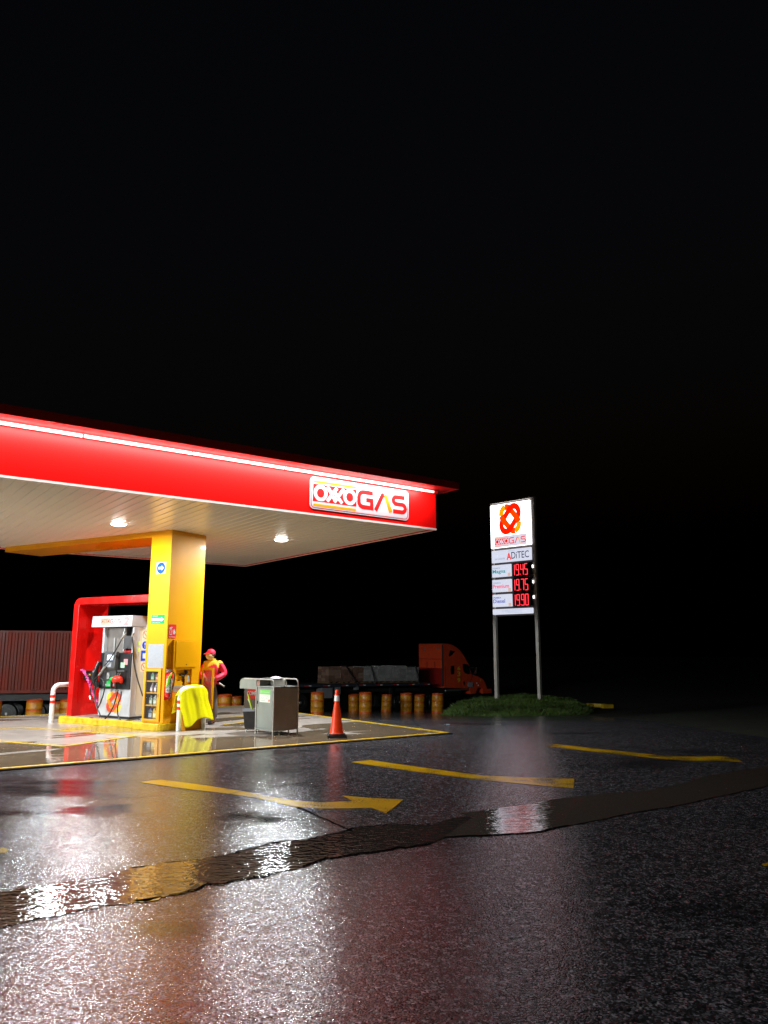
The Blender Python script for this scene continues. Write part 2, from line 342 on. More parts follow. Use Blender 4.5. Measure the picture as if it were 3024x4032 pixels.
# ------------------------------------------------------------------ ground materials
def asphalt_mat():
    M = bpy.data.materials.new('wet_asphalt'); M.use_nodes = True; nt = M.node_tree; N = nt.nodes; L = nt.links; b = N['Principled BSDF']
    def mrange(src, a0, a1, b0, b1):
        m_ = N.new('ShaderNodeMapRange'); m_.inputs['From Min'].default_value = a0; m_.inputs['From Max'].default_value = a1; m_.inputs['To Min'].default_value = b0; m_.inputs['To Max'].default_value = b1
        L.new(src, m_.inputs['Value']); return m_.outputs['Result']
    def math_(op, x, y):
        m_ = N.new('ShaderNodeMath'); m_.operation = op
        for i, q in enumerate((x, y)):
            if isinstance(q, (int, float)): m_.inputs[i].default_value = q
            else: L.new(q, m_.inputs[i])
        return m_.outputs[0]
    tc = N.new('ShaderNodeTexCoord')
    big = N.new('ShaderNodeTexNoise'); big.inputs['Scale'].default_value = 0.5; big.inputs['Detail'].default_value = 7; big.inputs['Roughness'].default_value = 0.62; big.inputs['Distortion'].default_value = 0.5
    mp = N.new('ShaderNodeMapping'); mp.inputs['Rotation'].default_value = (0, 0, radians(-20)); mp.inputs['Scale'].default_value = (0.5, 1.5, 1)
    L.new(tc.outputs['Object'], mp.inputs['Vector']); L.new(mp.outputs['Vector'], big.inputs['Vector'])
    st = N.new('ShaderNodeTexVoronoi'); st.inputs['Scale'].default_value = 78; L.new(tc.outputs['Object'], st.inputs['Vector'])
    st2 = N.new('ShaderNodeTexNoise'); st2.inputs['Scale'].default_value = 48; st2.inputs['Detail'].default_value = 4; L.new(tc.outputs['Object'], st2.inputs['Vector'])
    sepc = N.new('ShaderNodeSeparateColor'); L.new(st.outputs['Color'], sepc.inputs['Color'])
    st3 = N.new('ShaderNodeTexNoise'); st3.inputs['Scale'].default_value = 15; st3.inputs['Detail'].default_value = 5; st3.inputs['Roughness'].default_value = 0.65; L.new(tc.outputs['Object'], st3.inputs['Vector'])
    hgt = math_('ADD', math_('ADD', math_('MULTIPLY', st.outputs['Distance'], -0.75), math_('MULTIPLY', st3.outputs['Fac'], 1.1)), math_('ADD', math_('MULTIPLY', sepc.outputs['Red'], 0.08), math_('MULTIPLY', st2.outputs['Fac'], 0.7)))
    bp = N.new('ShaderNodeBump'); bp.inputs['Distance'].default_value = 0.0020
    L.new(mrange(big.outputs['Fac'], 0.31, 0.42, 0.22, 1.0), bp.inputs['Strength'])
    L.new(hgt, bp.inputs['Height']); L.new(bp.outputs['Normal'], b.inputs['Normal'])
    wet = mrange(big.outputs['Fac'], 0.33, 0.5, 0.045, 0.08)
    L.new(math_('ADD', wet, math_('MULTIPLY', sepc.outputs['Green'], 0.08)), b.inputs['Roughness'])
    stone = math_('POWER', sepc.outputs['Blue'], 3.5)  # pale stones, strengthened in the colour to stand in for wet glints too
    val = math_('ADD', math_('MULTIPLY', stone, 0.30), mrange(st2.outputs['Fac'], 0.35, 0.65, 0.016, 0.050))
    cs = N.new('ShaderNodeTexVoronoi'); cs.inputs['Scale'].default_value = 27; L.new(tc.outputs['Object'], cs.inputs['Vector'])
    sc2 = N.new('ShaderNodeSeparateColor'); L.new(cs.outputs['Color'], sc2.inputs['Color'])
    val = math_('MULTIPLY', val, mrange(sc2.outputs['Red'], 0.0, 1.0, 0.35, 1.7))  # coarser tone contrast, so the painted sparkle grain still shows far off
    sh = math_('MULTIPLY', val, mrange(big.outputs['Fac'], 0.32, 0.45, 0.45, 1.0))
    vm = N.new('ShaderNodeVectorMath'); vm.operation = 'SCALE'; vm.inputs[0].default_value = (0.88, 0.88, 0.98)
    L.new(sh, vm.inputs['Scale']); L.new(vm.outputs['Vector'], b.inputs['Base Color'])
    b.inputs['IOR'].default_value = 1.7
    return M
def water_mat(name, col, rough, bs, bd, sc=(1, 1, 1), strength=0.8):
    M = bpy.data.materials.new(name); M.use_nodes = True; nt = M.node_tree; N = nt.nodes; L = nt.links; b = N['Principled BSDF']
    tc = N.new('ShaderNodeTexCoord'); mp = N.new('ShaderNodeMapping'); mp.inputs['Scale'].default_value = sc; mp.inputs['Rotation'].default_value = (0, 0, radians(-30))
    L.new(tc.outputs['Object'], mp.inputs['Vector'])
    n = N.new('ShaderNodeTexNoise'); n.inputs['Scale'].default_value = bs; n.inputs['Detail'].default_value = 3; n.inputs['Roughness'].default_value = 0.55; n.inputs['Distortion'].default_value = 0.4
    L.new(mp.outputs['Vector'], n.inputs['Vector'])
    bp = N.new('ShaderNodeBump'); bp.inputs['Distance'].default_value = bd; bp.inputs['Strength'].default_value = strength
    L.new(n.outputs['Fac'], bp.inputs['Height']); L.new(bp.outputs['Normal'], b.inputs['Normal'])
    b.inputs['Base Color'].default_value = (*col, 1); b.inputs['Roughness'].default_value = rough; b.inputs['IOR'].default_value = 1.8
    return M
def concrete_mat():
    M = bpy.data.materials.new('wet_concrete'); M.use_nodes = True; nt = M.node_tree; N = nt.nodes; L = nt.links; b = N['Principled BSDF']
    tc = N.new('ShaderNodeTexCoord'); mp = N.new('ShaderNodeMapping'); mp.inputs['Scale'].default_value = (0.35, 0.8, 1)
    L.new(tc.outputs['Object'], mp.inputs['Vector'])
    n = N.new('ShaderNodeTexNoise'); n.inputs['Scale'].default_value = 0.9; n.inputs['Detail'].default_value = 5; n.inputs['Distortion'].default_value = 0.8
    L.new(mp.outputs['Vector'], n.inputs['Vector'])
    # wetness: more water toward the front edge (object y small), drier toward the pumps
    sx = N.new('ShaderNodeSeparateXYZ'); L.new(tc.outputs['Object'], sx.inputs['Vector'])
    g = N.new('ShaderNodeMapRange'); g.inputs['From Min'].default_value = 0.8; g.inputs['From Max'].default_value = 4.5; g.inputs['To Min'].default_value = 0.17; g.inputs['To Max'].default_value = -0.015
    L.new(sx.outputs['Y'], g.inputs['Value'])
    ad = N.new('ShaderNodeMath'); ad.operation = 'ADD'; L.new(n.outputs['Fac'], ad.inputs[0]); L.new(g.outputs['Result'], ad.inputs[1])
    w = N.new('ShaderNodeMapRange'); w.inputs['From Min'].default_value = 0.535; w.inputs['From Max'].default_value = 0.565; L.new(ad.outputs['Value'], w.inputs['Value'])
    fn = N.new('ShaderNodeTexNoise'); fn.inputs['Scale'].default_value = 3.5; fn.inputs['Detail'].default_value = 8; L.new(tc.outputs['Object'], fn.inputs['Vector'])
    dry = N.new('ShaderNodeMapRange'); dry.inputs['From Min'].default_value = 0.3; dry.inputs['From Max'].default_value = 0.7; dry.inputs['To Min'].default_value = 0.8; dry.inputs['To Max'].default_value = 1.15
    L.new(fn.outputs['Fac'], dry.inputs['Value'])
    c1 = N.new('ShaderNodeVectorMath'); c1.operation = 'SCALE'; c1.inputs[0].default_value = (0.36, 0.31, 0.28); L.new(dry.outputs['Result'], c1.inputs['Scale'])
    c2 = N.new('ShaderNodeVectorMath'); c2.operation = 'SCALE'; c2.inputs[0].default_value = (0.20, 0.15, 0.10); L.new(dry.outputs['Result'], c2.inputs['Scale'])
    mx = N.new('ShaderNodeMix'); mx.data_type = 'VECTOR'; L.new(w.outputs['Result'], mx.inputs['Factor']); L.new(c1.outputs['Vector'], mx.inputs[4]); L.new(c2.outputs['Vector'], mx.inputs[5])
    L.new(mx.outputs[1], b.inputs['Base Color'])
    rr = N.new('ShaderNodeMapRange'); rr.inputs['To Min'].default_value = 0.30; rr.inputs['To Max'].default_value = 0.035; L.new(w.outputs['Result'], rr.inputs['Value']); L.new(rr.outputs['Result'], b.inputs['Roughness'])
    rp = N.new('ShaderNodeTexNoise'); rp.inputs['Scale'].default_value = 5; rp.inputs['Detail'].default_value = 3; L.new(tc.outputs['Object'], rp.inputs['Vector'])
    bp = N.new('ShaderNodeBump'); bp.inputs['Distance'].default_value = 0.004; bp.inputs['Strength'].default_value = 0.5; L.new(rp.outputs['Fac'], bp.inputs['Height']); L.new(bp.outputs['Normal'], b.inputs['Normal'])
    b.inputs['Specular IOR Level'].default_value = 0.75
    return M
def worn_paint(col):
    M = bpy.data.materials.new('worn_yellow_line_paint'); M.use_nodes = True; nt = M.node_tree; N = nt.nodes; L = nt.links; b = N['Principled BSDF']
    tc = N.new('ShaderNodeTexCoord'); n1 = N.new('ShaderNodeTexNoise'); n1.inputs['Scale'].default_value = 60; n1.inputs['Detail'].default_value = 3
    n2 = N.new('ShaderNodeTexNoise'); n2.inputs['Scale'].default_value = 1.6; n2.inputs['Detail'].default_value = 6
    L.new(tc.outputs['Object'], n1.inputs['Vector']); L.new(tc.outputs['Object'], n2.inputs['Vector'])
    ad = N.new('ShaderNodeMath'); ad.operation = 'ADD'; L.new(n1.outputs['Fac'], ad.inputs[0]); L.new(n2.outputs['Fac'], ad.inputs[1])
    mr = N.new('ShaderNodeMapRange'); mr.inputs['From Min'].default_value = 1.0; mr.inputs['From Max'].default_value = 1.15; L.new(ad.outputs[0], mr.inputs['Value'])
    mx = N.new('ShaderNodeMix'); mx.data_type = 'RGBA'; L.new(mr.outputs['Result'], mx.inputs[0]); mx.inputs[6].default_value = (*col, 1); mx.inputs[7].default_value = (0.10, 0.065, 0.02, 1)
    L.new(mx.outputs[2], b.inputs['Base Color'])
    bp = N.new('ShaderNodeBump'); bp.inputs['Distance'].default_value = 0.0025; L.new(n1.outputs['Fac'], bp.inputs['Height']); L.new(bp.outputs['Normal'], b.inputs['Normal'])
    b.inputs['Roughness'].default_value = 0.2; b.inputs['Specular IOR Level'].default_value = 0.5; return M
WORN = worn_paint((0.66, 0.42, 0.006))
ASPH = asphalt_mat(); CONC = concrete_mat()
STREAM = water_mat('running_rain_water', (0.045, 0.038, 0.034), 0.03, 16, 0.0055, (0.75, 1.2, 1), 1.0)
STREAM2 = water_mat('running_rain_water_far', (0.085, 0.072, 0.060), 0.06, 13, 0.0050, (0.5, 1.6, 1), 0.9)
SOIL = mat('dark_grassy_soil', (0.02, 0.028, 0.012), 0.8, vary=0.5, vscale=2, bump=0.05, bscale=6)
GRASS = mat('grass_blades', (0.08, 0.15, 0.018), 0.55, vary=0.6, vscale=1.3)
MUD = mat('wet_crack_filler', (0.005, 0.004, 0.004), 1.0, spec=0.0)

# ------------------------------------------------------------------ ground, asphalt, apron
sheet('ground', [(-220, -30), (220, -30), (220, 400), (-220, 400)], -0.10, SOIL, step=8)
edge = [ground_at(*q) for q in ((1795, 2786), (1950, 2796), (2150, 2812), (2350, 2822), (2700, 2860), (3024, 2905))]
ap = [(-60, -25), (34, -25), (34, 4), (14, 8.5)] + [(p.x, p.y) for p in edge[::-1]] + [(3.2, 48), (-3, 60), (-60, 60)]
sheet('asphalt_forecourt', ap, 0.0, ASPH, step=2.0)

CA = radians(36.35)   # direction of the canopy's long side
apr = Vector((1.41, 16.61)); ex = Vector((cos(CA), sin(CA))); ey = Vector((-sin(CA), cos(CA)))
b = MB(); b.box(-40, 0, 0, 9.72, -0.7, 0.0)
apron = b.build('concrete_apron', CONC, None, bevel=0.01, loc=(apr.x, apr.y, 0), rz=CA); tag(apron, kind='structure')
b = MB(); w = 0.11
b.box(-40, -0.02, 0.02, 0.02 + w, 0.004, 0.006); b.box(-0.02 - w, -0.02, 0.02 + w, 9.70, 0.004, 0.006); b.box(-40, -0.02 - w, 9.70 - w, 9.70, 0.004, 0.006)
tag(b.build('apron_edge_line', LINEY, None, loc=(apr.x, apr.y, 0), rz=CA), kind='structure')
b = MB(); b.box(-40, 0.02, -0.06, -0.005, -0.03, -0.012); tag(b.build('apron_joint', MUD, None, loc=(apr.x, apr.y, 0), rz=CA), kind='structure')
def line_path(name, pts, wd, z, m=LINEY):
    fl = Flat(lambda a, b, t: (a, b, t)); mb = MB(); fl.stroke(mb, pts, wd, z, z + 0.002); return tag(mb.build(name, m), kind='structure')
bx = [on_z(*q) for q in ((88, 2865), (540, 2896.5), (253, 2938.5), (0, 2919.5))]
P2 = [(p.x, p.y) for p in bx]; d0 = Vector(P2[3]) - Vector(P2[2]); lf = Vector(P2[0]) - (Vector(P2[1]) - Vector(P2[0])) * 0.0
far = (Vector(P2[2]) + d0 * 3.2); far2 = Vector(P2[0]) + Vector((-1.9, -1.55))
line_path('tank_box_line', [tuple(far), P2[2], P2[1], P2[0], tuple(far2)], 0.10, 0.004)
q = [on_z(*p) for p in ((860, 2818), (955, 2821), (1020, 2815))]
q2 = [on_z(*p) for p in ((880, 2853), (955, 2845), (1010, 2832))]
line_path('bay_line', [(p.x, p.y) for p in q], 0.09, 0.004)
line_path('bay_line', [(p.x, p.y) for p in q2], 0.09, 0.0041)

def paint(name, pts, m=WORN, dz=0.004, kind='structure'):
    P = [on_z(x, y, -0.02) for x, y in pts]; return sheet(name, [(p.x, p.y) for p in P], dz, m, kind, step=None)
def Z5(x, y): return (500 + x * .7233, 2950 + y * .7233)
paint('arrow_marking', [Z5(*p) for p in ((65, 180), (180, 166), (345, 187), (520, 212), (700, 243), (900, 279), (1060, 292), (1228, 283), (1170, 253), (1340, 268), (1505, 275), (1455, 318), (1410, 351), (1370, 335), (1330, 321), (1200, 324), (1050, 325), (900, 312), (700, 266), (520, 240), (345, 220), (180, 197))])
def Z4(x, y): return (1200 + x * 1.0995, 2900 + y * 1.0995)
paint('arrow_marking', [Z4(*p) for p in ((165, 92), (235, 85), (430, 113), (640, 141), (810, 148), (965, 152), (962, 186), (880, 180), (800, 172), (640, 157), (400, 127), (200, 98))])
paint('arrow_marking', [Z4(*p) for p in ((855, 33), (900, 28), (1100, 50), (1300, 71), (1410, 73), (1480, 71), (1540, 76), (1568, 92), (1480, 88), (1400, 89), (1290, 82), (1000, 51))])
paint('paint_mark', [(-30, 3340), (10, 3338), (36, 3347), (20, 3360), (-30, 3362)])
paint('paint_mark', [(3000, 3402), (3060, 3392), (3060, 3410), (3005, 3412)])
paint('paint_mark', [(520, 3548), (600, 3536), (640, 3530), (625, 3545), (560, 3556)])
# streams of rain water crossing the forecourt
def Z3(x, y): return (x * 1.0247, 3200 + y * 1.0247)
lowE = [(-60, 462), (60, 428), (190, 402), (330, 376), (470, 352), (560, 345), (720, 306), (800, 280), (1000, 248), (1120, 222), (1250, 182), (1400, 156), (1530, 140), (1659, 118)]
uppE = [(1659, 48), (1560, 47), (1450, 50), (1360, 60), (1270, 85), (1180, 104), (1050, 118), (960, 138), (860, 165), (760, 182), (640, 192), (500, 215), (420, 240), (280, 266), (150, 285), (-60, 315)]
def stream(name, pts, dz, m):
    P = [on_z(x, y, -0.02) for x, y in pts]; return tag(sheet(name, [(p.x, p.y) for p in P], dz, m, None, step=None), kind='structure')
def wob(pts, a=9, n=9):
    out = []
    for i in range(len(pts) - 1):
        for k in range(n):
            t = k / n; x = pts[i][0] * (1 - t) + pts[i + 1][0] * t; y = pts[i][1] * (1 - t) + pts[i + 1][1] * t
            s = max(0.15, (y - 2560) / 1000); out.append((x, y + a * s * (noise.noise(Vector((x * .013, y * .004, 3))) + 0.7 * noise.noise(Vector((x * .05, 1.3, y * .01))) + 0.35 * noise.noise(Vector((x * .16, 4.3, y * .03)))))) 
    return out + [pts[-1]]
LE = wob([Z3(*p) for p in lowE]); UE = wob([Z3(*p) for p in uppE])
far_low = [Z4(*p) for p in ((500, 362), (700, 352), (830, 345), (905, 328), (1080, 295), (1180, 272), (1300, 255), (1440, 225), (1659, 178), (1720, 170))]
far_up = [Z4(*p) for p in ((1720, 100), (1659, 108), (1560, 122), (1430, 145), (1350, 170), (1260, 190), (1090, 205), (900, 225), (760, 250), (600, 270), (545, 275), (610, 292), (560, 318))]
stream('rain_stream', LE + [(1750, 3300), (1800, 3288), (1840, 3262), (1880, 3228), (1840, 3215), (1780, 3222)] + UE, 0.004, STREAM)
stream('rain_stream', wob(far_low, 4) + wob(far_up, 4), 0.006, STREAM2)
# dark wet seams beside the streams
def seam(pts, wd):
    P = [on_z(x, y, -0.02) for x, y in pts]; fl = Flat(lambda a, b, t: (a, b, t - 0.02)); mb = MB()
    fl.stroke(mb, [(p.x, p.y) for p in P], wd, 0.0085, 0.0086); tag(mb.build('tar_seam', MUD), kind='structure')
seam(LE[50:78], 0.016); seam(LE[84:], 0.02); seam(UE[:46], 0.018); seam(UE[50:76], 0.012); seam(wob(far_low, 4)[:30], 0.018)
def Zf(x, y): return (500 + x * .7233, 2950 + y * .7233)
seam(wob([(60, 3183), (180, 3170), (420, 3150), (640, 3132)], 8, 6), 0.009)
seam(wob([(900, 3130), (1130, 3092), (1330, 3070)], 8, 6), 0.012)
seam(wob([(1170, 3180), (1250, 3215), (1330, 3250), (1390, 3275)], 8, 5), 0.022)

# ------------------------------------------------------------------ canopy
CZ = 4.34
can = thing('station_canopy', 'filling station canopy with red lit fascia, cream ceiling and yellow column', 'canopy', (1.15, 16.69, 0), CA)
LX = -34.0; DY = 9.38
b = MB()
b.box(LX, 0, 0, 0.06, CZ - 0.012, 5.2); b.box(-0.06, 0, 0.06, DY - 0.06, CZ - 0.012, 5.2); b.box(LX, 0, DY - 0.06, DY, CZ - 0.012, 5.2)
b.build('fascia', RED, can)
b = MB(); b.box(LX, 0.006, -0.012, -0.001, CZ - 0.03, CZ + 0.008); b.box(0.001, 0.012, -0.012, DY, CZ - 0.03, CZ + 0.008); b.box(LX, 0, DY + .001, DY + 0.012, CZ - 0.03, CZ + 0.02)
b.build('edge_trim', TRIM, can)
# ribbed ceiling: strips run across the canopy
b = MB(); x = -0.07; prof = []
pitch = 0.20
while x > LX:
    prof += [(x, 0.0), (x - 0.03, 0.0), (x - 0.042, 0.016), (x - 0.055, 0.016), (x - 0.067, 0.0)]; x -= pitch
n = len(prof); vs = [(a, 0.062, CZ + h) for a, h in prof] + [(a, DY - 0.062, CZ + h) for a, h in prof]
b.add(vs, [(i, i + 1, n + i + 1, n + i) for i in range(n - 1)]); b.build('ceiling_panels', SOFF, can)
b = MB(); b.box(LX, 0.31, -0.42, DY + 0.42, 5.204, 5.215); b.box(LX, 0.32, -0.43, -0.42, 5.20, 5.355); b.box(0.31, 0.32, -0.42, DY + 0.42, 5.20, 5.355); b.box(LX, 0.31, -0.42, DY + .42, 5.345, 5.355)
b.build('roof_eave', RED_DARK, can)
rr = random.Random(3); x = -0.10; k = 0
while x > LX + 2:
    L1 = 1.85
    b = MB(); b.tube([(x, -0.05, 5.155), (x - L1, -0.05, 5.155)], 0.028, 10); b.build('light_tube', TUBE, can)
    x -= L1 + 0.03; k += 1
b = MB(); b.box(0.02, -0.12 - 0.1, -0.05, -0.002, 5.13, 5.19); b.box(LX, -0.4, -0.055, -0.002, 5.182, 5.2); b.build('light_rail', RED_DARK, can)
for i in range(3):
    l = bpy.data.lights.new('fascia_strip_light', 'AREA'); l.shape = 'RECTANGLE'; l.size = 10.0; l.size_y = 0.06; l.energy = 250; l.color = (1.0, 0.90, 0.88)
    o = bpy.data.objects.new('fascia_strip_light', l); C.objects.link(o); o.parent = can; o.location = (-5.3 - 10 * i, -0.30, 5.17); o.rotation_euler = (radians(32), 0, 0)
# column with the beam (island direction)
IA = radians(59.9) - pi / 2       # local x runs toward the viewer's right, y away
IO = Vector((-4.72, 16.85, 0)); iux = Vector((cos(IA), sin(IA), 0)); iuy = Vector((-sin(IA), cos(IA), 0))
cl = Matrix.Rotation(-CA, 4, 'Z') @ Matrix.Translation(Vector((-1.15, -16.69, 0))) @ Matrix.Translation(IO) @ Matrix.Rotation(IA, 4, 'Z')
def to_can(mb): mb.v = [tuple(cl @ Vector(v)) for v in mb.v]; return mb
CW, CD = 0.62, 1.08
b = MB(); b.box(-CW, 0, 0, CD, 1.30, CZ + 0.002); b.box(-CW, 0, 0.24, CD, 0.15, 1.298); b.box(-0.085, 0, 0, 0.238, 0.15, 1.298); b.box(-CW, -0.60, 0, 0.238, 0.15, 1.298); b.box(-0.60, -0.085, 0, 0.238, 0.15, 0.18)
to_can(b).build('column', YEL, can)
b = MB(); b.box(-6.0, -CW - .002, 0.003, CD - .003, CZ - 0.13, CZ + 0.002); to_can(b).build('beam', YEL, can)
for z in (2.46, 3.62): to_can(MB().box(-CW - .001, 0.001, -0.0015, CD, z, z + 0.004)).build('sheet_joint', YEL_D, can)
# the lettered logo panel on the fascia
fl = Flat(lambda a, b_, t: (a, -0.004 - t, b_))
emp = bpy.data.objects.new('logo_panel', None); C.objects.link(emp); emp.parent = can
L_WHT = mat('logo_white_film', (0.42, 0.44, 0.47), 0.6, spec=0.1); L_LR = mat('logo_red_film', (0.50, 0.004, 0.004), 0.6, spec=0.1)
word_mark(fl, -3.25, -0.78, 4.44, 5.09, (L_LR, L_WHT, mat('yellow_logo_film', (0.60, 0.27, 0.0), 0.6, spec=0.1), mat('orange_logo_film', (0.60, 0.20, 0.0), 0.6, spec=0.1), L_WHT), emp, 0.01, thick=1.25)

# ceiling lamps (things) and the light they throw
def lamp(px, py, lx, ly, label, lit=True):
    t = thing('ceiling_lamp', label, 'ceiling lamp', (px, py, CZ), 0, 'round lamps in the canopy ceiling')
    b = MB(); b.lathe([(0.155, -0.002), (0.185, -0.004), (0.180, -0.014), (0.155, -0.016)], seg=28); b.build('rim', TRIM, t, smooth=True)
    b = MB(); b.lathe([(0.02, -0.055), (0.09, -0.052), (0.14, -0.038), (0.154, -0.012)], seg=28); b.build('glass', LAMP, t, smooth=True)
def downlight(px, py, power):
    l = bpy.data.lights.new('canopy_downlight', 'AREA'); l.shape = 'DISK'; l.size = 0.28; l.energy = power; l.color = (0.93, 0.99, 1.0)
    o = bpy.data.objects.new('canopy_downlight', l); C.objects.link(o); o.location = (px, py, CZ - 0.065)
def spot(px, py, power, z=CZ - 0.20, size=0.26, col=(0.93, 0.99, 1.0), spread=160):
    l = bpy.data.lights.new('canopy_light', 'SPOT'); l.shadow_soft_size = 0.11; l.energy = power; l.color = col; l.spot_size = radians(177); l.spot_blend = 0.03
    o = bpy.data.objects.new('canopy_light', l); C.objects.link(o); o.location = (px, py, z)
def cpos(x, y): return Vector((1.15, 16.69)) + ex * x + ey * y
lx0 = -1.97; stepx = 3.9; LAMPW = 620
names = ['bright round ceiling lamp right of the yellow column, nearer the logo',
         'bright round lamp in the ceiling left of the yellow column, above the pump']
for i in range(0, 7):
    p = cpos(lx0 - stepx * i, 3.45)
    if i < 2: lamp(p.x, p.y, 0, 0, names[i])
    else: lamp(p.x, p.y, 0, 0, 'added unseen rear ceiling lamp further along the canopy, left of the photo edge')
    if i < 2: downlight(p.x, p.y, (430, 175)[i])
    else: spot(p.x, p.y, (0, 0, 430, 700, 1250, 1250, 1250)[i])
for i in (1, 3, 4, 5):
    p = cpos(lx0 - stepx * i, 7.0); lamp(p.x, p.y, 0, 0, 'added unseen rear ceiling lamp further along the canopy, left of the photo edge' if i > 1 else 'added unseen ceiling lamp of a supposed rear row, hidden behind the yellow beam'); spot(p.x, p.y, 1000 if i > 1 else 620)  # unseen rear row, added to light the attendant, the drums and the truck

# ------------------------------------------------------------------ pump island
def I(x, y, z=0.0): return IO + iux * x + iuy * y + Vector((0, 0, z))
def ipx(v0, x, y):
    """island coordinates of a measured direction on the plane y = v0"""
    d = ray(x, y); t = (IO.dot(iuy) + v0) / d.dot(iuy); g = EYE + d * t - IO; return Vector((g.dot(iux), v0, g.z))
def ipu(u0, x, y):
    d = ray(x, y); t = (IO.dot(iux) + u0) / d.dot(iux); g = EYE + d * t - IO; return Vector((u0, g.dot(iuy), g.z))
isl = thing('pump_island', 'raised yellow edged kerb island under the pump and the column', 'kerb island', tuple(IO), IA)
out = [(0.06, 0.25), (0.06, 0.9)] + arcpts(-0.14, 1.0, 0.2, 0, 90, 4) + [(-1.0, 1.2), (-1.15, 1.02), (-3.3, 1.02)] + arcpts(-3.3, 0.92, 0.25, 90, 180, 4)[1:] + \
      [(-3.57, 0.3)] + arcpts(-3.4, 0.27, 0.2, 190, 270, 4) + [(-1.12, 0.12), (-1.0, 0.04), (-0.85, -0.05)] + arcpts(-0.14, 0.13, 0.2, 270, 360, 5)
out = out[::-1]
fi = lambda a, b_, t: (a, b_, t)
b = MB(); b.prism(out, fi, -0.01, 0.145); b.build('kerb', KERBY, isl, bevel=0.02)
inn = [(-0.1 if x > -0.2 else (x + 0.08 if x < -3.2 else x), min(max(y, 0.16), 0.95) if x > -0.95 else min(max(y, 0.2), 0.93)) for x, y in out]
b = MB(); b.prism([(-0.05, 0.2), (-0.05, 0.95), (-3.38, 0.95), (-3.48, 0.6), (-3.38, 0.24)][::-1], fi, 0.1, 0.1475); b.build('paved_top', KERBTOP, isl)

# red arch
arch = thing('red_arch', 'tall red sheet metal arch standing on the island behind the fuel pump', 'arch', tuple(I(-3.3, 0.3, 0.148)), IA)
def AL(x, y, z): return (x + 3.3, y - 0.3, z - 0.148)
F0, F1 = 0.27, 1.16
b = MB()
prof = [(-3.45, 0.15)] + [(-3.46, 2.70)] + [(-3.46 + 0.22 - 0.22 * cos(radians(a)), 2.72 + 0.22 * sin(radians(a))) for a in (15, 30, 45, 60, 75, 90)] + [(-CW - .002, 2.945), (-CW - .002, 2.78), (-3.28, 2.78), (-3.29, 0.15)]
b.prism(prof[::-1], lambda a, z, t: AL(a, t, z), F0, F1); b.build('arch_frame', RED_ARCH, arch, bevel=0.008)
b = MB(); b.box(*[v for pr in ((-3.27 + 3.3, -3.262 + 3.3), (0.42 - 0.3, 1.0 - 0.3), (0.3, 1.75)) for v in pr]); b.build('inner_panel', RED_ARCH, arch)
b = MB(); b.lathe([(0.03, 0), (0.03, 0.01)], ax='z', org=AL(-0.8, 0.6, 2.765), seg=12); b.build('under_lamp', WHITE, arch)

# fuel dispenser
PX0, PX1, PY0, PY1 = -2.47, -1.42, 0.36, 0.88
dis = thing('fuel_dispenser', 'white fuel pump numbered 2 with a black control front and hoses, inside the red arch', 'fuel pump', tuple(I(-1.95, 0.36, 0.148)), IA)
def DLp(p): return (p[0] + 1.95, p[1] - 0.36, p[2] - 0.148)
def DL(x, y, z): return DLp((x, y, z))
def dbox(b, x0, x1, y0, y1, z0, z1): return b.box(x0 + 1.95, x1 + 1.95, y0 - 0.36, y1 - 0.36, z0 - 0.148, z1 - 0.148)
b = MB(); dbox(b, PX0 + .02, PX1 - .02, PY0 + .03, PY1, 0.15, 0.20); b.build('plinth', BLACK, dis)
b = MB(); dbox(b, PX0 + .03, PX1 - .03, PY0 + .012, PY0 + .04, 0.2, 0.80); b.build('lower_door', WHITE, dis, bevel=0.006)
b = MB(); dbox(b, PX0, PX0 + .06, PY0, PY1, 0.2, 2.22); dbox(b, PX1 - .05, PX1, PY0, PY1, 0.2, 2.22); b.build('side_post', WHITE, dis, bevel=0.006)
b = MB(); dbox(b, PX0 + .06, PX1 - .05, PY0 + .04, PY1 - .02, 0.2, 1.63); dbox(b, PX0 + .06, PX1 - .05, PY0 + .28, PY1 - .02, 1.63, 2.22); b.build('cabinet', CREAMM, dis)
b = MB(); dbox(b, PX1 + .0008, PX1 + .006, PY0 + .16, PY1 - .02, 0.22, 2.2); b.build('side_cover', CREAMM, dis)
b = MB(); dbox(b, PX0 + .061, -1.78, PY0 + .10, PY0 + .275, 1.635, 2.218); b.build('upper_window', GREYT, dis)
b = MB(); dbox(b, -2.16, -2.12, PY0 + .07, PY0 + .098, 1.66, 1.98); dbox(b, -1.84, -1.80, PY0 + .07, PY0 + .098, 1.66, 2.2); b.build('inner_bracket', STEEL, dis)
b = MB(); dbox(b, -1.775, PX1 - .055, PY0 + .02, PY0 + .26, 1.72, 2.02); b.build('meter_housing', DGREY, dis, bevel=0.008)
b = MB(); dbox(b, -1.775, PX1 - .055, PY0 + .2, PY0 + .27, 2.02, 2.218); b.build('hose_recess', BLACK, dis); b = MB(); dbox(b, -1.775, PX1 - .055, PY0 + .16, PY0 + .27, 1.635, 1.72); b.build('hose_recess', BLACK, dis)
b = MB(); dbox(b, -1.76, -1.55, PY0 + .05, PY0 + .12, 1.640, 1.68); b.build('red_cover', SIGNR, dis)
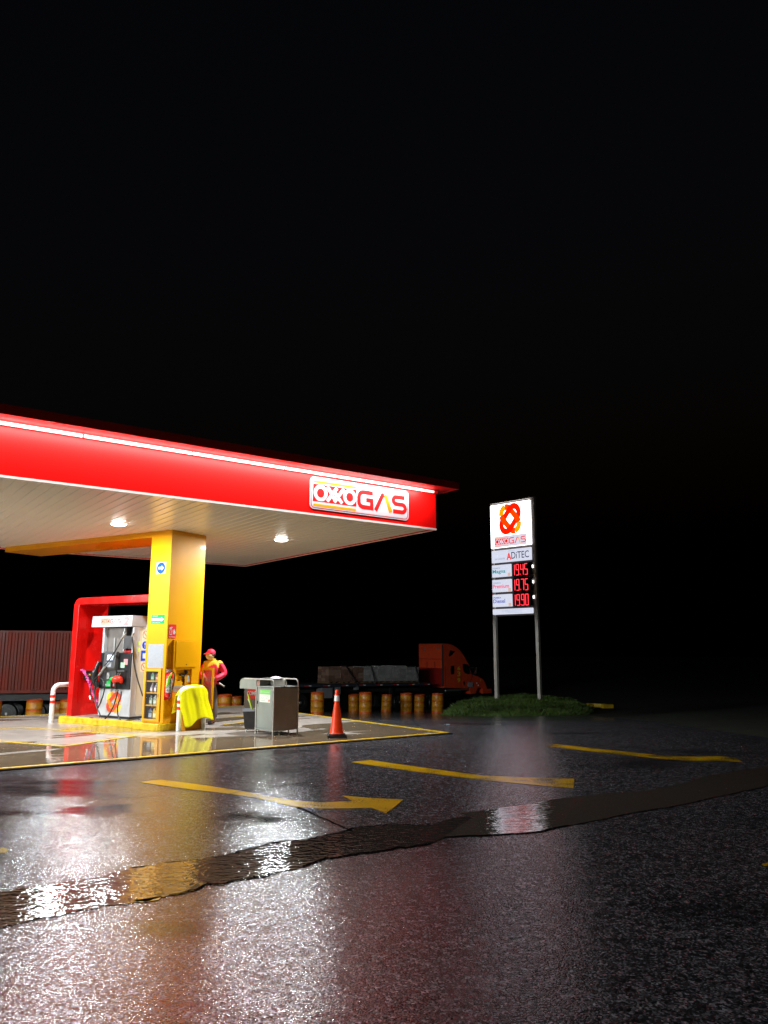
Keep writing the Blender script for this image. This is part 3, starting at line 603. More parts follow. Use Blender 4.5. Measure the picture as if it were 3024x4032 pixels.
# header
b = MB(); b.prism([(0.27, 2.23), (0.95, 2.23), (0.95, 2.48), (0.29, 2.485)], lambda y, z, t: DL(t, y, z), -2.78, -1.42); b.build('header', WHITE, dis, bevel=0.008)
fl = Flat(lambda a, b_, t: DL(a, 0.266 - t + (b_ - 2.23) * 0.07, b_))
P_OR = mat('faded_orange_print', (0.70, 0.24, 0.08), 0.6); P_RD = mat('faded_red_print', (0.42, 0.035, 0.02), 0.6); P_W = mat('faded_white_print', (0.55, 0.42, 0.30), 0.6)
e2 = bpy.data.objects.new('header_logo', None); C.objects.link(e2); e2.parent = dis
word_mark(fl, -2.47, -1.77, 2.27, 2.445, (P_RD, P_W, P_OR, P_OR, WHITE), e2, 0.002)
b = MB(); fl.stroke(b, [(-1.66, 2.40), (-1.645, 2.425), (-1.60, 2.435), (-1.56, 2.42), (-1.55, 2.385), (-1.57, 2.35), (-1.655, 2.285), (-1.54, 2.285)], 0.04, 0, 0.002); b.build('pump_number', mat('brown_red_number', (0.28, 0.06, 0.05), 0.6), dis)
b = MB(); fl.stroke(b, [(-1.66, 2.40), (-1.645, 2.425), (-1.60, 2.435), (-1.56, 2.42), (-1.55, 2.385), (-1.57, 2.35), (-1.655, 2.285), (-1.54, 2.285)], 0.012, 0.002, 0.003); b.build('pump_number_core', WHITE, dis)
# black front with tilted console
b = MB(); dbox(b, PX0 + .02, PX1 - .015, PY0 - .035, PY0 + .05, 0.81, 1.63); b.build('control_front', BLACK, dis, bevel=0.012)
b = MB(); b.prism([(PY0 - .035, 1.0), (PY0 - .035, 1.66), (PY0 - .11, 1.66), (PY0 - .13, 1.60), (PY0 - .16, 1.28), (PY0 - .10, 1.22), (PY0 - .09, 1.0)], lambda y, z, t: DL(t, y, z), -2.22, -1.83); b.build('console', DGREY, dis, bevel=0.01)
cf = Flat(lambda a, b_, t: DL(a, PY0 - 0.131 - t - (1.60 - b_) * 0.094, b_))
b = MB(); cf.poly(b, [(-2.10, 1.46), (-1.90, 1.46), (-1.90, 1.585), (-2.10, 1.585)], 0.001, 0.004); b.build('screen', SCREEN, dis)
b = MB(); cf.poly(b, [(-2.12, 1.31), (-1.94, 1.31), (-1.94, 1.42), (-2.12, 1.42)], 0.001, 0.003); b.build('price_label', PALEP, dis)
b = MB(); dbox(b, -2.10, -2.02, PY0 - .125, PY0 - .092, 1.03, 1.18); b.build('keypad', STEEL, dis, bevel=0.004)
ff = Flat(lambda a, b_, t: DL(a, PY0 - 0.036 - t, b_))
b = MB(); ff.poly(b, [(-2.31, 0.86), (-2.19, 0.86), (-2.15, 1.14), (-2.29, 1.14)], 0.0, 0.012); b.build('grade_button', DGREY, dis)
b = MB(); ff.poly(b, [(-2.19, 0.86), (-2.03, 0.86), (-2.01, 1.14), (-2.15, 1.14)], 0.0, 0.013); b.build('grade_button', mat('green_button', (0.02, 0.60, 0.10), 0.35, emit=(0.02, 0.6, 0.1), estr=0.15), dis)
b = MB(); ff.poly(b, [(-2.03, 0.86), (-1.87, 0.86), (-1.87, 1.13), (-2.01, 1.14)], 0.0, 0.014); b.build('grade_button', mat('red_button', (0.80, 0.06, 0.04), 0.35), dis)
b = MB()
for k in range(3): ff.stroke(b, [(-2.27 + k * .14, 0.90), (-2.17 + k * .14, 0.90)], 0.03, 0.014, 0.016)
for k in range(3): ff.stroke(b, [(-2.26 + k * .14, 1.09), (-2.19 + k * .14, 1.09)], 0.012, 0.014, 0.016)
b.build('button_print', PALEP, dis)
b = MB(); ff.poly(b, [(-1.66, 1.36), (-1.53, 1.36), (-1.53, 1.49), (-1.66, 1.49)], 0.0, 0.003); b.build('sticker', mat('pink_sticker', (0.75, 0.25, 0.27), 0.5), dis)
b = MB(); ff.poly(b, [(-1.75, 1.29), (-1.62, 1.29), (-1.62, 1.41), (-1.75, 1.41)], 0.003, 0.006); b.build('sticker', mat('green_sticker', (0.35, 0.62, 0.42), 0.5), dis)
b = MB(); dbox(b, -1.79, -1.56, PY0 - .10, PY0 - .03, 1.20, 1.24); b.build('nozzle_shelf', DGREY, dis, bevel=0.006)
b = MB(); dbox(b, -1.80, -1.56, PY0 - .05, PY0 - .034, 0.9, 1.19); b.build('nozzle_pocket', BLACK, dis)
b = MB(); b.tube(smooth_path([DL(-2.44, PY0 - .07, 1.42), DL(-2.50, PY0 - .12, 1.2), DL(-2.53, PY0 - .1, 1.0), DL(-2.44, PY0 - .06, 0.84)], 5), [0.05] * 5 + [0.08] * 6 + [0.07] * 5, 10); b.build('left_nozzle_boot', BLACK, dis, smooth=True)
b = MB()
for dx in (0.0, 0.07): b.tube([DL(-1.80 + dx, PY0 - .12, 1.05), DL(-1.745 + dx, PY0 - .10, 1.18)], 0.012, 8)
b.build('nozzle_spout', CHROME, dis, smooth=True)
for nm, xx, mm in (('nozzle', -1.72, REDBAND), ('nozzle', -1.86, SIGNG)):
    b = MB(); k = 1.0 if mm is REDBAND else 0.55
    b.tube(smooth_path([DL(xx - .12 * k, PY0 - .13, 0.98), DL(xx - .02, PY0 - .17, 1.04), DL(xx + .08 * k, PY0 - .13, 1.03), DL(xx + .11 * k, PY0 - .1, 0.95)], 4), [0.03 * k, 0.055 * k, 0.07 * k, 0.075 * k, 0.078 * k, 0.078 * k, 0.078 * k, 0.075 * k, 0.07 * k, 0.06 * k, 0.05 * k, 0.035 * k, 0.02 * k], 10)
    b.build(nm, mm, dis, smooth=True)
    b = MB(); b.tube([DL(xx - .04, PY0 - .14, 1.0), DL(xx - .05, PY0 - .13, 0.82)], 0.028, 10); b.build('swivel', RUBBER, dis, smooth=True)
    b = MB(); b.tube([DL(xx - .05, PY0 - .13, 0.82), DL(xx - .055, PY0 - .125, 0.76)], 0.032, 10); b.build('hose_fitting', STEEL, dis, smooth=True)
A2 = lambda x, y: (180 + x * .26522, 2330 + y * .26522)
def hose(pts, v0=0.16, r=0.0145, nm='hose'):
    P = [DLp(ipx(v0 if len(p) < 3 else p[2], *A2(p[0], p[1]))) for p in pts]
    b = MB(); b.tube(smooth_path(P, 6), r, 8); return b.build(nm, RUBBER, dis, smooth=True)
hose([(1170, 600, .28), (1130, 700), (1050, 850), (960, 990), (870, 1110), (800, 1220), (700, 1330), (668, 1440), (660, 1540), (690, 1610)])
hose([(690, 1610), (730, 1590), (722, 1500), (735, 1400), (770, 1290), (830, 1290), (868, 1360), (868, 1470), (830, 1600), (775, 1730)])
hose([(745, 1420), (725, 1500), (730, 1600), (765, 1730), (800, 1810), (815, 1862)])
hose([(1075, 1460), (1050, 1560), (1005, 1700), (940, 1820), (860, 1905), (790, 1945), (700, 1945), (640, 1915), (650, 1880), (700, 1878)])
hose([(1120, 1480), (1115, 1560), (1080, 1650), (1065, 1760), (1085, 1870), (1150, 1925), (1230, 1905), (1330, 1893), (1400, 1892)])
hose([(1290, 640, .30), (1295, 850), (1310, 1050), (1350, 1250), (1400, 1420), (1440, 1550)])
for pts in (((1185, 610), (1160, 660)), ((1155, 650), (1125, 700)), ((1300, 610), (1285, 665)), ((880, 1110), (830, 1180)), ((830, 1190), (790, 1240)), ((655, 1545), (670, 1600))):
    P = [DLp(ipx(.155, *A2(*p))) for p in pts]; b = MB(); b.tube(P, 0.026, 8); b.build('hose_coupling', STEEL, dis, smooth=True)
# knot on the lower door
fk = Flat(lambda a, b_, t: DL(a, PY0 + 0.0115 - t, b_))
P_K1 = mat('red_knot_film', (0.80, 0.07, 0.015), 0.4); P_K2 = mat('orange_knot_film', (0.85, 0.30, 0.01), 0.4); P_K3 = mat('yellow_knot_film', (0.85, 0.60, 0.02), 0.4)
e3 = bpy.data.objects.new('door_emblem', None); C.objects.link(e3); e3.parent = dis
knot(fk, -2.21, -1.72, 0.27, 0.74, (P_K1, P_K2, P_K3), e3, 0.005)
# safety stickers on the side
fs = Flat(lambda a, b_, t: DL(PX1 + .0065 + t, a, b_))
y0 = 0.60; y1 = 0.80
M_ST = mat('cream_sticker', (0.62, 0.56, 0.40), 0.5)
for z0, z1 in ((1.93, 2.16), (1.70, 1.92), (1.20, 1.42)):
    b = MB(); fs.poly(b, [(y0, z0), (y1, z0), (y1, z1), (y0, z1)], 0, 0.002); b.build('safety_sticker', M_ST, dis)
b = MB(); fs.poly(b, [(y0, 1.45), (y1, 1.45), (y1, 1.68), (y0, 1.68)], 0, 0.002); fs.poly(b, ellipse((y0 + y1) / 2, 1.81, 0.085, 0.09, 20), 0.002, 0.003); b.build('blue_sticker', SIGNB, dis)
b = MB(); fs.poly(b, [(y0 + .05, 1.50), (y1 - .04, 1.50), (y1 - .04, 1.62), (y0 + .05, 1.62)], 0.002, 0.003); fs.stroke(b, [((y0 + y1) / 2, 1.86), ((y0 + y1) / 2, 1.80)], 0.03, 0.003, 0.004); fs.stroke(b, [((y0 + y1) / 2, 1.775), ((y0 + y1) / 2, 1.755)], 0.025, 0.003, 0.004); b.build('sticker_symbol', SIGNW, dis)
b = MB()
for zc in (2.05, 1.31):
    fs.stroke(b, ellipse((y0 + y1) / 2, zc, 0.075, 0.085, 20), 0.018, 0.002, 0.003, True); fs.stroke(b, [((y0 + y1) / 2 - .05, zc + .06), ((y0 + y1) / 2 + .05, zc - .06)], 0.016, 0.003, 0.004)
b.build('prohibition_ring', mat('brown_red_ring', (0.5, 0.10, 0.05), 0.5), dis)
b = MB()
for zc in (1.85, 1.70): fs.poly(b, [(y0 - .11, zc - .05), (y0 - .04, zc - .05), (y0 - .04, zc + .05), (y0 - .11, zc + .05)], 0, 0.002)
b.build('lime_sticker', mat('lime_sticker', (0.55, 0.75, 0.18), 0.5), dis)

# pink air line hanging by the red arch, with its small valve box
Pp = [ipx(.40, *A2(x, y)) for x, y in ((535, 1155), (570, 1180), (600, 1240), (640, 1330), (670, 1410), (700, 1490), (730, 1560), (760, 1630), (770, 1690))]
P = smooth_path(Pp, 8); b = MB(); Q = []
for i, p in enumerate(P): Q.append(Vector(p) + Vector((0.028 * cos(i * 1.9), 0.028 * sin(i * 1.9), 0)))
bs = Q[0].copy(); b.tube([q - bs for q in Q], 0.02, 8)
o = b.build('coiled_air_hose', mat('pink_hose', (0.75, 0.10, 0.38), 0.35, vary=0.4, vscale=18), None, smooth=True, loc=tuple(I(*bs)), rz=IA); tag(o, 'pink coiled air hose hanging against the red arch', 'hose')
t = thing('valve_box', 'small dark valve box with brass tap on the red arch', 'valve', tuple(I(-3.262, 0.62, 1.0)), IA)
b = MB(); b.box(0.002, 0.08, -0.09, 0.09, -0.02, 0.2); b.build('body', BLACK, t, bevel=0.01)
b = MB(); b.lathe([(0.03, 0.08), (0.03, 0.12), (0.015, 0.13)], ax='x', org=(0, 0, 0.1), seg=12); b.build('tap', mat('brass', (0.6, 0.4, 0.12), 0.3, 0.9), t, smooth=True)

# ------------------------------------------------------------------ things on the column
fc = Flat(lambda a, b_, t: (a, -t, b_))
def col_thing(name, label, cat, x, z, y=0.0, group=None): return thing(name, label, cat, tuple(I(x, y, z)), IA, group)
t = col_thing('arrow_sign', 'white square sign with a blue disc and white right arrow, high on the column', 'sign', -0.28, 3.495)
b = MB(); b.box(-0.145, 0.145, -0.006, -0.001, -0.128, 0.128); b.build('plate', SIGNW, t)
b = MB(); fc.poly(b, ellipse(0, 0, 0.128, 0.128, 32), 0.006, 0.009); b.build('disc', SIGNB, t)
ar = [(-0.075, -0.024), (0.02, -0.024), (0.02, -0.058), (0.085, 0), (0.02, 0.058), (0.02, 0.024), (-0.075, 0.024)]
b = MB(); fc.poly(b, ar, 0.009, 0.011); b.build('arrow', SIGNW, t)
t = col_thing('route_sign', 'green evacuation route sign with a white right arrow on the column front', 'sign', -0.295, 2.36)
b = MB(); b.box(-0.205, 0.205, -0.006, -0.001, -0.098, 0.098); b.build('plate', SIGNG, t)
b = MB(); fc.poly(b, [(-0.19, -0.028), (0.10, -0.028), (0.10, -0.055), (0.19, 0), (0.10, 0.055), (0.10, 0.028), (-0.19, 0.028)], 0.006, 0.009); b.build('arrow', SIGNW, t)
text_obj('RUTA DE', fc, -0.16, -0.01, 0.055, 0.085, 0.006, SIGNW, t); text_obj('EVACUACION', fc, -0.17, 0.07, -0.085, -0.052, 0.006, SIGNW, t)
t = col_thing('paper_notice', 'white sheet of printed price notices taped to the column front', 'notice', -0.305, 1.565)
b = MB(); b.box(-0.235, 0.235, -0.005, -0.001, -0.255, 0.255); b.build('sheet', PALEP, t)
b = MB(); r3 = random.Random(5)
for cxx in (-0.17, -0.02, 0.1):
    z = 0.2
    while z > -0.22:
        l = r3.uniform(0.03, 0.09); fc.stroke(b, [(cxx, z), (cxx + l, z)], 0.006, 0.005, 0.0065); z -= r3.choice((0.018, 0.022, 0.03, 0.05))
fc.stroke(b, [(-0.03, 0.235), (0.03, 0.235)], 0.012, 0.005, 0.0065)
b.build('print', GRIME, t)
# oil display cabinet
t = col_thing('oil_cabinet', 'yellow glazed oil display cabinet with four shelves at the foot of the column', 'display cabinet', -0.34, 0.181)
b = MB(); x0, x1, hh = -0.258, 0.253, 1.115
b.box(x0, x0 + 0.055, -0.03, 0.0, 0, hh); b.box(x1 - 0.085, x1, -0.03, 0.0, 0, hh); b.box(x0 + .055, x1 - .085, -0.03, 0, 0, 0.05); b.box(x0 + .055, x1 - .085, -0.03, 0, hh - 0.06, hh); b.build('door_frame', YEL2, t, bevel=0.004)
b = MB(); b.box(x0 + .002, x1 - .002, 0.225, 0.235, 0.002, hh); b.box(x0 + .002, x0 + .008, 0.004, 0.225, 0.002, hh); b.box(x1 - .008, x1 - .002, 0.004, 0.225, 0.002, hh); b.build('lining', mat('dark_olive_lining', (0.14, 0.11, 0.06), 0.6), t)
for zs in (0.32, 0.585, 0.835): b = MB(); b.box(x0 + .01, x1 - .01, 0.006, 0.22, zs, zs + 0.022); b.build('shelf', YEL2, t)
b = MB(); b.box(x0 + .056, x1 - .086, -0.016, -0.012, 0.051, hh - .061); b.build('glass', mat('clear_glass', (0.2, 0.2, 0.2), 0.05, alpha=0.08), t)
b = MB(); b.tube([(x1 - 0.05, -0.04, 0.52), (x1 - 0.05, -0.04, 0.58)], 0.008, 8); b.build('handle', STEEL, t)
def bottle(x, z, h, w, col, label, capc=(0.7, 0.7, 0.7), kind=0):
    o = thing('oil_bottle', label, 'bottle', tuple(I(x, 0.10, 0.181 + z)), IA, 'oil bottles in the column cabinet')
    mb = MB()
    if kind == 0: mb.lathe([(w * .92, 0), (w, h * .03), (w, h * .55), (w * .9, h * .68), (w * .38, h * .84), (w * .34, h * .88)], seg=16)
    else:
        mb.prism([(-w, 0), (w, 0), (w, h * .62), (w * .2, h * .86), (-w * .7, h * .86), (-w, h * .7)], lambda a, z_, t_: (a, t_, z_), -0.035, 0.035)
    mb.build('bottle_body', mat('bottle_plastic', col, 0.3), o, smooth=(kind == 0), bevel=0.0 if kind == 0 else 0.01)
    mb = MB(); cxo = 0 if kind == 0 else -w * .25
    mb.lathe([(w * .4, h * .862), (w * .4, h * .97), (w * .3, h)], cx=cxo, seg=12); mb.build('cap', mat('bottle_cap', capc, 0.4), o, smooth=True)
    mb = MB(); mb.box(-w * .72, w * .72, -w * 1.03 if kind == 0 else -0.037, -w * .9 if kind == 0 else -0.034, h * .16, h * .5); mb.build('bottle_label', mat('bottle_label', tuple(min(0.85, 0.35 + c) for c in col), 0.5), o)
bottle(-0.44, 0.857, 0.17, 0.055, (0.10, 0.30, 0.20), 'dark green oil bottle on the top shelf of the cabinet, left', kind=1)
bottle(-0.30, 0.857, 0.15, 0.05, (0.38, 0.16, 0.07), 'brown oil bottle on the top shelf of the cabinet, right', kind=1)
bottle(-0.45, 0.607, 0.2, 0.042, (0.35, 0.33, 0.42), 'pale violet oil bottle on the second shelf, left')
bottle(-0.33, 0.607, 0.2, 0.042, (0.42, 0.42, 0.52), 'pale lilac oil bottle on the second shelf, right')
bottle(-0.46, 0.342, 0.19, 0.048, (0.22, 0.32, 0.26), 'grey green oil bottle on the third shelf, left', kind=1)
bottle(-0.33, 0.342, 0.2, 0.05, (0.30, 0.40, 0.33), 'light green oil bottle on the third shelf, right', kind=1)
bottle(-0.45, 0.052, 0.22, 0.06, (0.10, 0.16, 0.22), 'blue green oil bottle with violet cap on the bottom shelf', (0.2, 0.12, 0.5), kind=1)
bottle(-0.32, 0.052, 0.23, 0.055, (0.75, 0.50, 0.06), 'yellow oil bottle on the bottom shelf of the cabinet', (0.8, 0.6, 0.05), kind=1)

# right-hand face of the column
fr = Flat(lambda a, b_, t: (t, a, b_))
t = thing('extinguisher_sign', 'red fire extinguisher pictogram sign on the right side of the column', 'sign', tuple(I(0, 0.15, 2.1)), IA)
b = MB(); b.box(0.001, 0.006, -0.11, 0.11, -0.15, 0.15); b.build('plate', SIGNR, t)
b = MB(); fr.stroke(b, rrect(-0.075, -0.015, -0.07, 0.055, 0.02, 3), 0.014, 0.006, 0.008, True); fr.stroke(b, [(-0.09, 0.06), (-0.045, 0.085), (0.0, 0.085)], 0.018, 0.006, 0.008)
fr.poly(b, [(0.03, -0.06), (0.07, -0.07), (0.09, -0.02), (0.075, 0.03), (0.065, 0.0), (0.045, 0.06), (0.035, 0.02), (0.02, -0.02)], 0.006, 0.008); b.build('pictogram', SIGNW, t)
text_obj('EXTINTOR', fr, -0.09, 0.09, -0.138, -0.11, 0.006, SIGNW, t)
t = thing('equipment_box', 'large yellow service box with an open niche on the right side of the column', 'service box', tuple(I(0, 0.18, 0.5)), IA)
W2, H2, D2 = 0.78, 1.42, 0.075
b = MB(); b.box(0.001, D2, 0, W2, 0.78, H2); b.box(0.001, D2, 0, 0.07, 0.0, 0.778); b.box(0.001, D2, 0.55, W2, 0.0, 0.778); b.box(0.001, D2, 0.07, 0.55, 0.0, 0.40); b.box(0.001, 0.02, 0.07, 0.55, 0.40, 0.778)
b.build('box_body', YEL, t)
b = MB(); b.box(D2 + .001, D2 + .012, 0.03, W2 - 0.14, 0.82, H2 - 0.03); b.build('box_door', YEL, t, bevel=0.004)
b = MB(); b.lathe([(0.012, D2 + .012), (0.012, D2 + .02)], ax='x', org=(0, 0.36, 0.88), seg=12); b.build('lock', CHASSIS, t)
b = MB(); b.prism([(0.07, 0.402), (0.4, 0.402), (0.4, 0.50), (0.36, 0.53), (0.30, 0.50), (0.24, 0.54), (0.16, 0.51), (0.1, 0.55), (0.07, 0.53)], lambda a, z, q: (q, a, z), 0.022, 0.06); b.build('holder', YEL2, t)
b = MB(); b.box(D2 + .001, D2 + .004, 0.02, 0.33, 0.30, 0.43); b.build('paper_label', PALEP, t)
b = MB()
for k in range(3): b.box(D2 + .004, D2 + .005, 0.04, 0.28 - 0.04 * k, 0.335 + 0.03 * k, 0.345 + 0.03 * k)
b.build('label_print', P_RD, t)
b = MB(); b.prism([(0.002, 0.0), (0.075, 0.0), (0.30, -0.5), (0.002, -0.5)], lambda a, z, q: (a, q, z), 0.20, 0.74); b.build('lower_chute', YEL_D, t)
t = thing('spray_gun', 'black air gun with a white tag lying in the yellow niche', 'air gun', tuple(I(0.03, 0.52, 1.0)), IA)
b = MB(); b.tube(smooth_path([(0.02, -0.12, 0.16), (0.02, -0.03, 0.13), (0.02, 0.05, 0.18), (0.02, 0.1, 0.22)], 4), 0.022, 8); b.tube(smooth_path([(0.02, -0.02, 0.14), (0.02, 0.0, 0.04), (0.03, -0.03, -0.06)], 4), 0.024, 8); b.tube([(0.02, 0.05, 0.18), (0.03, 0.06, 0.26)], 0.035, 8); b.build('gun_body', RUBBER, t, smooth=True)
b = MB(); b.prism([(0.04, 0.0), (0.13, 0.0), (0.10, 0.13), (0.04, 0.15)], lambda a, z, q: (q, a, z), 0.07, 0.074); b.build('white_tag', PALEP, t)
# extinguisher
t = thing('fire_extinguisher', 'red fire extinguisher with a printed label hanging on the column beside the yellow box', 'fire extinguisher', tuple(I(0.095, 0.045, 0.70)), IA)
b = MB(); b.lathe([(0.07, 0), (0.078, 0.02), (0.08, 0.04), (0.08, 0.42), (0.068, 0.47), (0.035, 0.50), (0.025, 0.53)], seg=20); b.build('cylinder', mat('extinguisher_red', (0.62, 0.015, 0.015), 0.25), t, smooth=True)
b = MB(); n0 = []
for k in range(9):
    a = radians(-95 + 110 * k / 8); n0.append((0.0815 * cos(a), 0.0815 * sin(a)))
b.add([(x, y, 0.1) for x, y in n0] + [(x, y, 0.39) for x, y in n0], [(i, i + 1, 10 + i, 9 + i) for i in range(8)]); b.build('printed_label', mat('grey_label', (0.55, 0.55, 0.52), 0.5, vary=0.7, vscale=26), t)
b = MB()
for k in range(5):
    z = 0.14 + k * 0.05
    for j in (1, 4): 
        a0, a1 = radians(-95 + 110 * j / 8), radians(-95 + 110 * (j + 1.6) / 8)
        b.add([(0.0825 * cos(a0), 0.0825 * sin(a0), z), (0.0825 * cos(a1), 0.0825 * sin(a1), z), (0.0825 * cos(a1), 0.0825 * sin(a1), z + .028), (0.0825 * cos(a0), 0.0825 * sin(a0), z + .028)], [(0, 1, 2, 3)])
b.build('label_print', CHASSIS, t)
b = MB(); b.box(-0.02, 0.02, -0.07, 0.05, 0.53, 0.56); b.box(-0.015, 0.015, -0.09, 0.03, 0.575, 0.59); b.lathe([(0.022, 0.52), (0.022, 0.57)], seg=10); b.build('valve_handle', STEEL, t)
b = MB(); b.tube(smooth_path([(0.02, 0.02, 0.54), (0.07, 0.06, 0.5), (0.09, 0.05, 0.3), (0.085, -0.02, 0.05), (0.07, -0.05, -0.04)], 5), 0.012, 8); b.build('discharge_hose', RUBBER, t, smooth=True)
b = MB(); b.box(-0.093, -0.087, -0.04, 0.10, -0.06, 0.50); b.build('backing_plate', SIGNR, t)
def cloth(name, label, cat, fnc, nu, nv, m, base, rz=0.0, sol=0.004):
    me = bpy.data.meshes.new(name); vs = []; fs = []
    for j in range(nv + 1):
        for i in range(nu + 1): vs.append(tuple(fnc(i / nu, j / nv)))
    for j in range(nv):
        for i in range(nu): k = j * (nu + 1) + i; fs.append((k, k + 1, k + nu + 2, k + nu + 1))
    me.from_pydata(vs, [], fs); me.materials.append(m)
    for p in me.polygons: p.use_smooth = True
    o = bpy.data.objects.new(name, me); C.objects.link(o); o.location = base; o.rotation_euler = (0, 0, rz)
    md = o.modifiers.new('thick', 'SOLIDIFY'); md.thickness = sol
    return tag(o, label, cat) if label else o
cloth('lime_rag', 'lime green rag hung over the top of the fire extinguisher', 'rag',
      lambda u, v: (0.06 + 0.03 * sin(u * 9) * v, -0.14 + 0.10 * u * (1 - 0.5 * v) + 0.06 * (1 - v), 0.60 - 0.30 * v - 0.1 * (1 - u) * (1 - v)), 8, 8, LIME, tuple(I(0.095, 0.03, 0.63)), IA)
# open door of the rear cabinet
t = thing('open_cabinet_door', 'open yellow framed glass door held by the attendant behind the column', 'cabinet door', tuple(I(0.02, CD + .02, 0.40)), IA)
b = MB(); dwid = 0.36
b.box(0.002, 0.045, 0, 0.03, 0, 0.9); b.box(dwid - 0.045, dwid, 0, 0.03, 0, 0.9); b.box(0.045, dwid - .045, 0, 0.03, 0, 0.05); b.box(0.045, dwid - .045, 0, 0.03, 0.85, 0.9); b.build('door_frame', YEL2, t)
b = MB(); b.box(0.045, dwid - .045, 0.013, 0.017, 0.05, 0.85); b.build('glass', mat('violet_glass', (0.50, 0.14, 0.30), 0.06, alpha=0.32), t)

# ------------------------------------------------------------------ white guard pipes
def guard(name, label, x, y, span, top=0.9, r=0.054):
    t = thing(name, label, 'guard pipe', tuple(I(x, y, 0)), IA, 'white guard pipes with red bands beside the pump island')
    R = 0.16; pts = [(0, 0, 0), (0, 0, 0.2), (0, 0, top - R - .054)] + [(0, R - R * cos(radians(a)), top - .054 - R + R * sin(radians(a))) for a in range(12, 91, 13)] + \
        [(0, span - R + R * sin(radians(a)), top - .054 - R + R * cos(radians(a))) for a in range(0, 91, 13)] + [(0, span, 0.2), (0, span, 0)]
    b = MB(); b.tube(pts, r, 18); b.build('pipe', WHITE_PIPE, t, smooth=True)
    for yy in (0, span):
        for z in (0.44, 0.57):
            b = MB(); b.lathe([(r + .002, z), (r + .003, z + .001), (r + .003, z + 0.064), (r + .002, z + 0.065)], cy=yy, seg=20); b.build('red_band', REDBAND, t, smooth=True)
guard('guard_pipe', 'white guard pipe with red bands under the yellow raincoat', 0.31, 0.17, 0.74, 0.93)
guard('guard_pipe', 'white bent guard pipe with two red bands at the left end of the island', -3.72, 0.06, 1.0, 0.92)

# raincoat draped over the right guard pipe
def coatf(u, v):
    # u along the pipe, v from front hem over the pipe to the back hem
    yy = -0.07 + 0.86 * u
    edge = min(u, 1 - u); topz = 0.945 - 0.20 * exp(-edge / 0.10) * (1 if u < .5 else 0.75)
    hem_f = 0.10 + 0.36 * exp(-((u - 1.02) / 0.12) ** 2) * 0 + 0.06 * sin(u * 8 + 2.6) + (0.30 * max(0, 0.12 - u) / 0.12) + 0.12 * u
    hem_b = 0.35 + 0.05 * sin(u * 7)
    s = (v - 0.62) / 0.62 if v < 0.62 else (v - 0.62) / 0.38
    fold = 0.020 * sin(u * 9 + 1.2) + 0.010 * sin(u * 19 + 0.7 + v * 5) + 0.004 * sin(u * 43 + v * 9)
    if v < 0.62:
        k = -s; z = topz - (topz - hem_f) * k ** 1.15; x = 0.062 * min(1, k * 9) + (0.03 + 0.09 * k) * k + fold * min(1, k * 2.2)
        yy += (u - 0.5) * 0.16 * k + 0.02 * sin(k * 6 + u * 9)
    else:
        k = s; z = topz - (topz - hem_b) * k ** 1.15; x = -0.062 * min(1, k * 9) - 0.07 * k + fold * 0.7 * min(1, k * 2)
        yy += (u - 0.5) * 0.06 * k
    return (x, yy, z + 0.006)
cloth('raincoat', 'bright yellow raincoat draped over the guard pipe right of the column', 'raincoat', coatf, 64, 60, COAT, tuple(I(0.31, 0.17, 0)), IA, 0.006)

# ------------------------------------------------------------------ attendant
def skin(name, pts, edges, m, parent, sub=2, mats=None, assign=None):
    me = bpy.data.meshes.new(name); me.from_pydata([p[:3] for p in pts], edges, []); me.materials.append(m)
    o = bpy.data.objects.new(name, me); C.objects.link(o)
    md = o.modifiers.new('skin', 'SKIN'); md.use_smooth_shade = True
    for i, p in enumerate(pts):
        sv = me.skin_vertices[0].data[i]; sv.radius = (p[3], p[4] if len(p) > 4 else p[3]); sv.use_root = (i == 0)
    ms = o.modifiers.new('sub', 'SUBSURF'); ms.levels = sub; ms.render_levels = sub
    bpy.context.view_layer.update(); dg = bpy.context.evaluated_depsgraph_get()
    nm = bpy.data.meshes.new_from_object(o.evaluated_get(dg)); bpy.data.objects.remove(o)
    nm.materials.clear()
    for x in (mats or [m]): nm.materials.append(x)
    for p in nm.polygons:
        p.use_smooth = True
        if assign: p.material_index = assign(p.center)
    o = bpy.data.objects.new(name, nm); C.objects.link(o); o.parent = parent; return o
FB = on_z(838, 2853)
per = thing('person', 'attendant in red cap and red and yellow jacket, looking down behind the column', 'person', (FB.x, FB.y, 0))
k = 1.0
body = [(-0.10, 0, 0.92, .12, .10), (-0.08, 0, 1.12, .13, .10), (-0.05, 0.0, 1.33, .15, .11), (-0.06, -0.01, 1.45, .06), (-0.085, -0.03, 1.52, .055), (-0.10, -0.04, 1.585, .083, .075), (-0.10, -0.045, 1.65, .075, .07),
        (0.13, -0.02, 1.38, .06), (0.22, -0.04, 1.13, .045), (0.06, -0.20, 1.05, .034), (-0.02, -0.24, 1.03, .028),     # right arm 7..10
        (-0.21, 0.0, 1.36, .06), (-0.27, -0.10, 1.13, .045), (-0.17, -0.26, 1.05, .034), (-0.13, -0.28, 1.035, .028),   # left arm 11..14
        (-0.03, 0.0, 0.84, .085), (0.0, 0.0, 0.48, .055), (0.02, 0.02, 0.09, .038), (-0.04, -0.05, 0.04, .035),            # right leg 15..18
        (-0.20, 0.0, 0.84, .085), (-0.27, 0.02, 0.48, .055), (-0.31, 0.08, 0.09, .038), (-0.38, 0.04, 0.04, .035)]
ed = [(0, 1), (1, 2), (2, 3), (3, 4), (4, 5), (5, 6), (2, 7), (7, 8), (8, 9), (9, 10), (2, 11), (11, 12), (12, 13), (13, 14), (0, 15), (15, 16), (16, 17), (17, 18), (0, 19), (19, 20), (20, 21), (21, 22)]
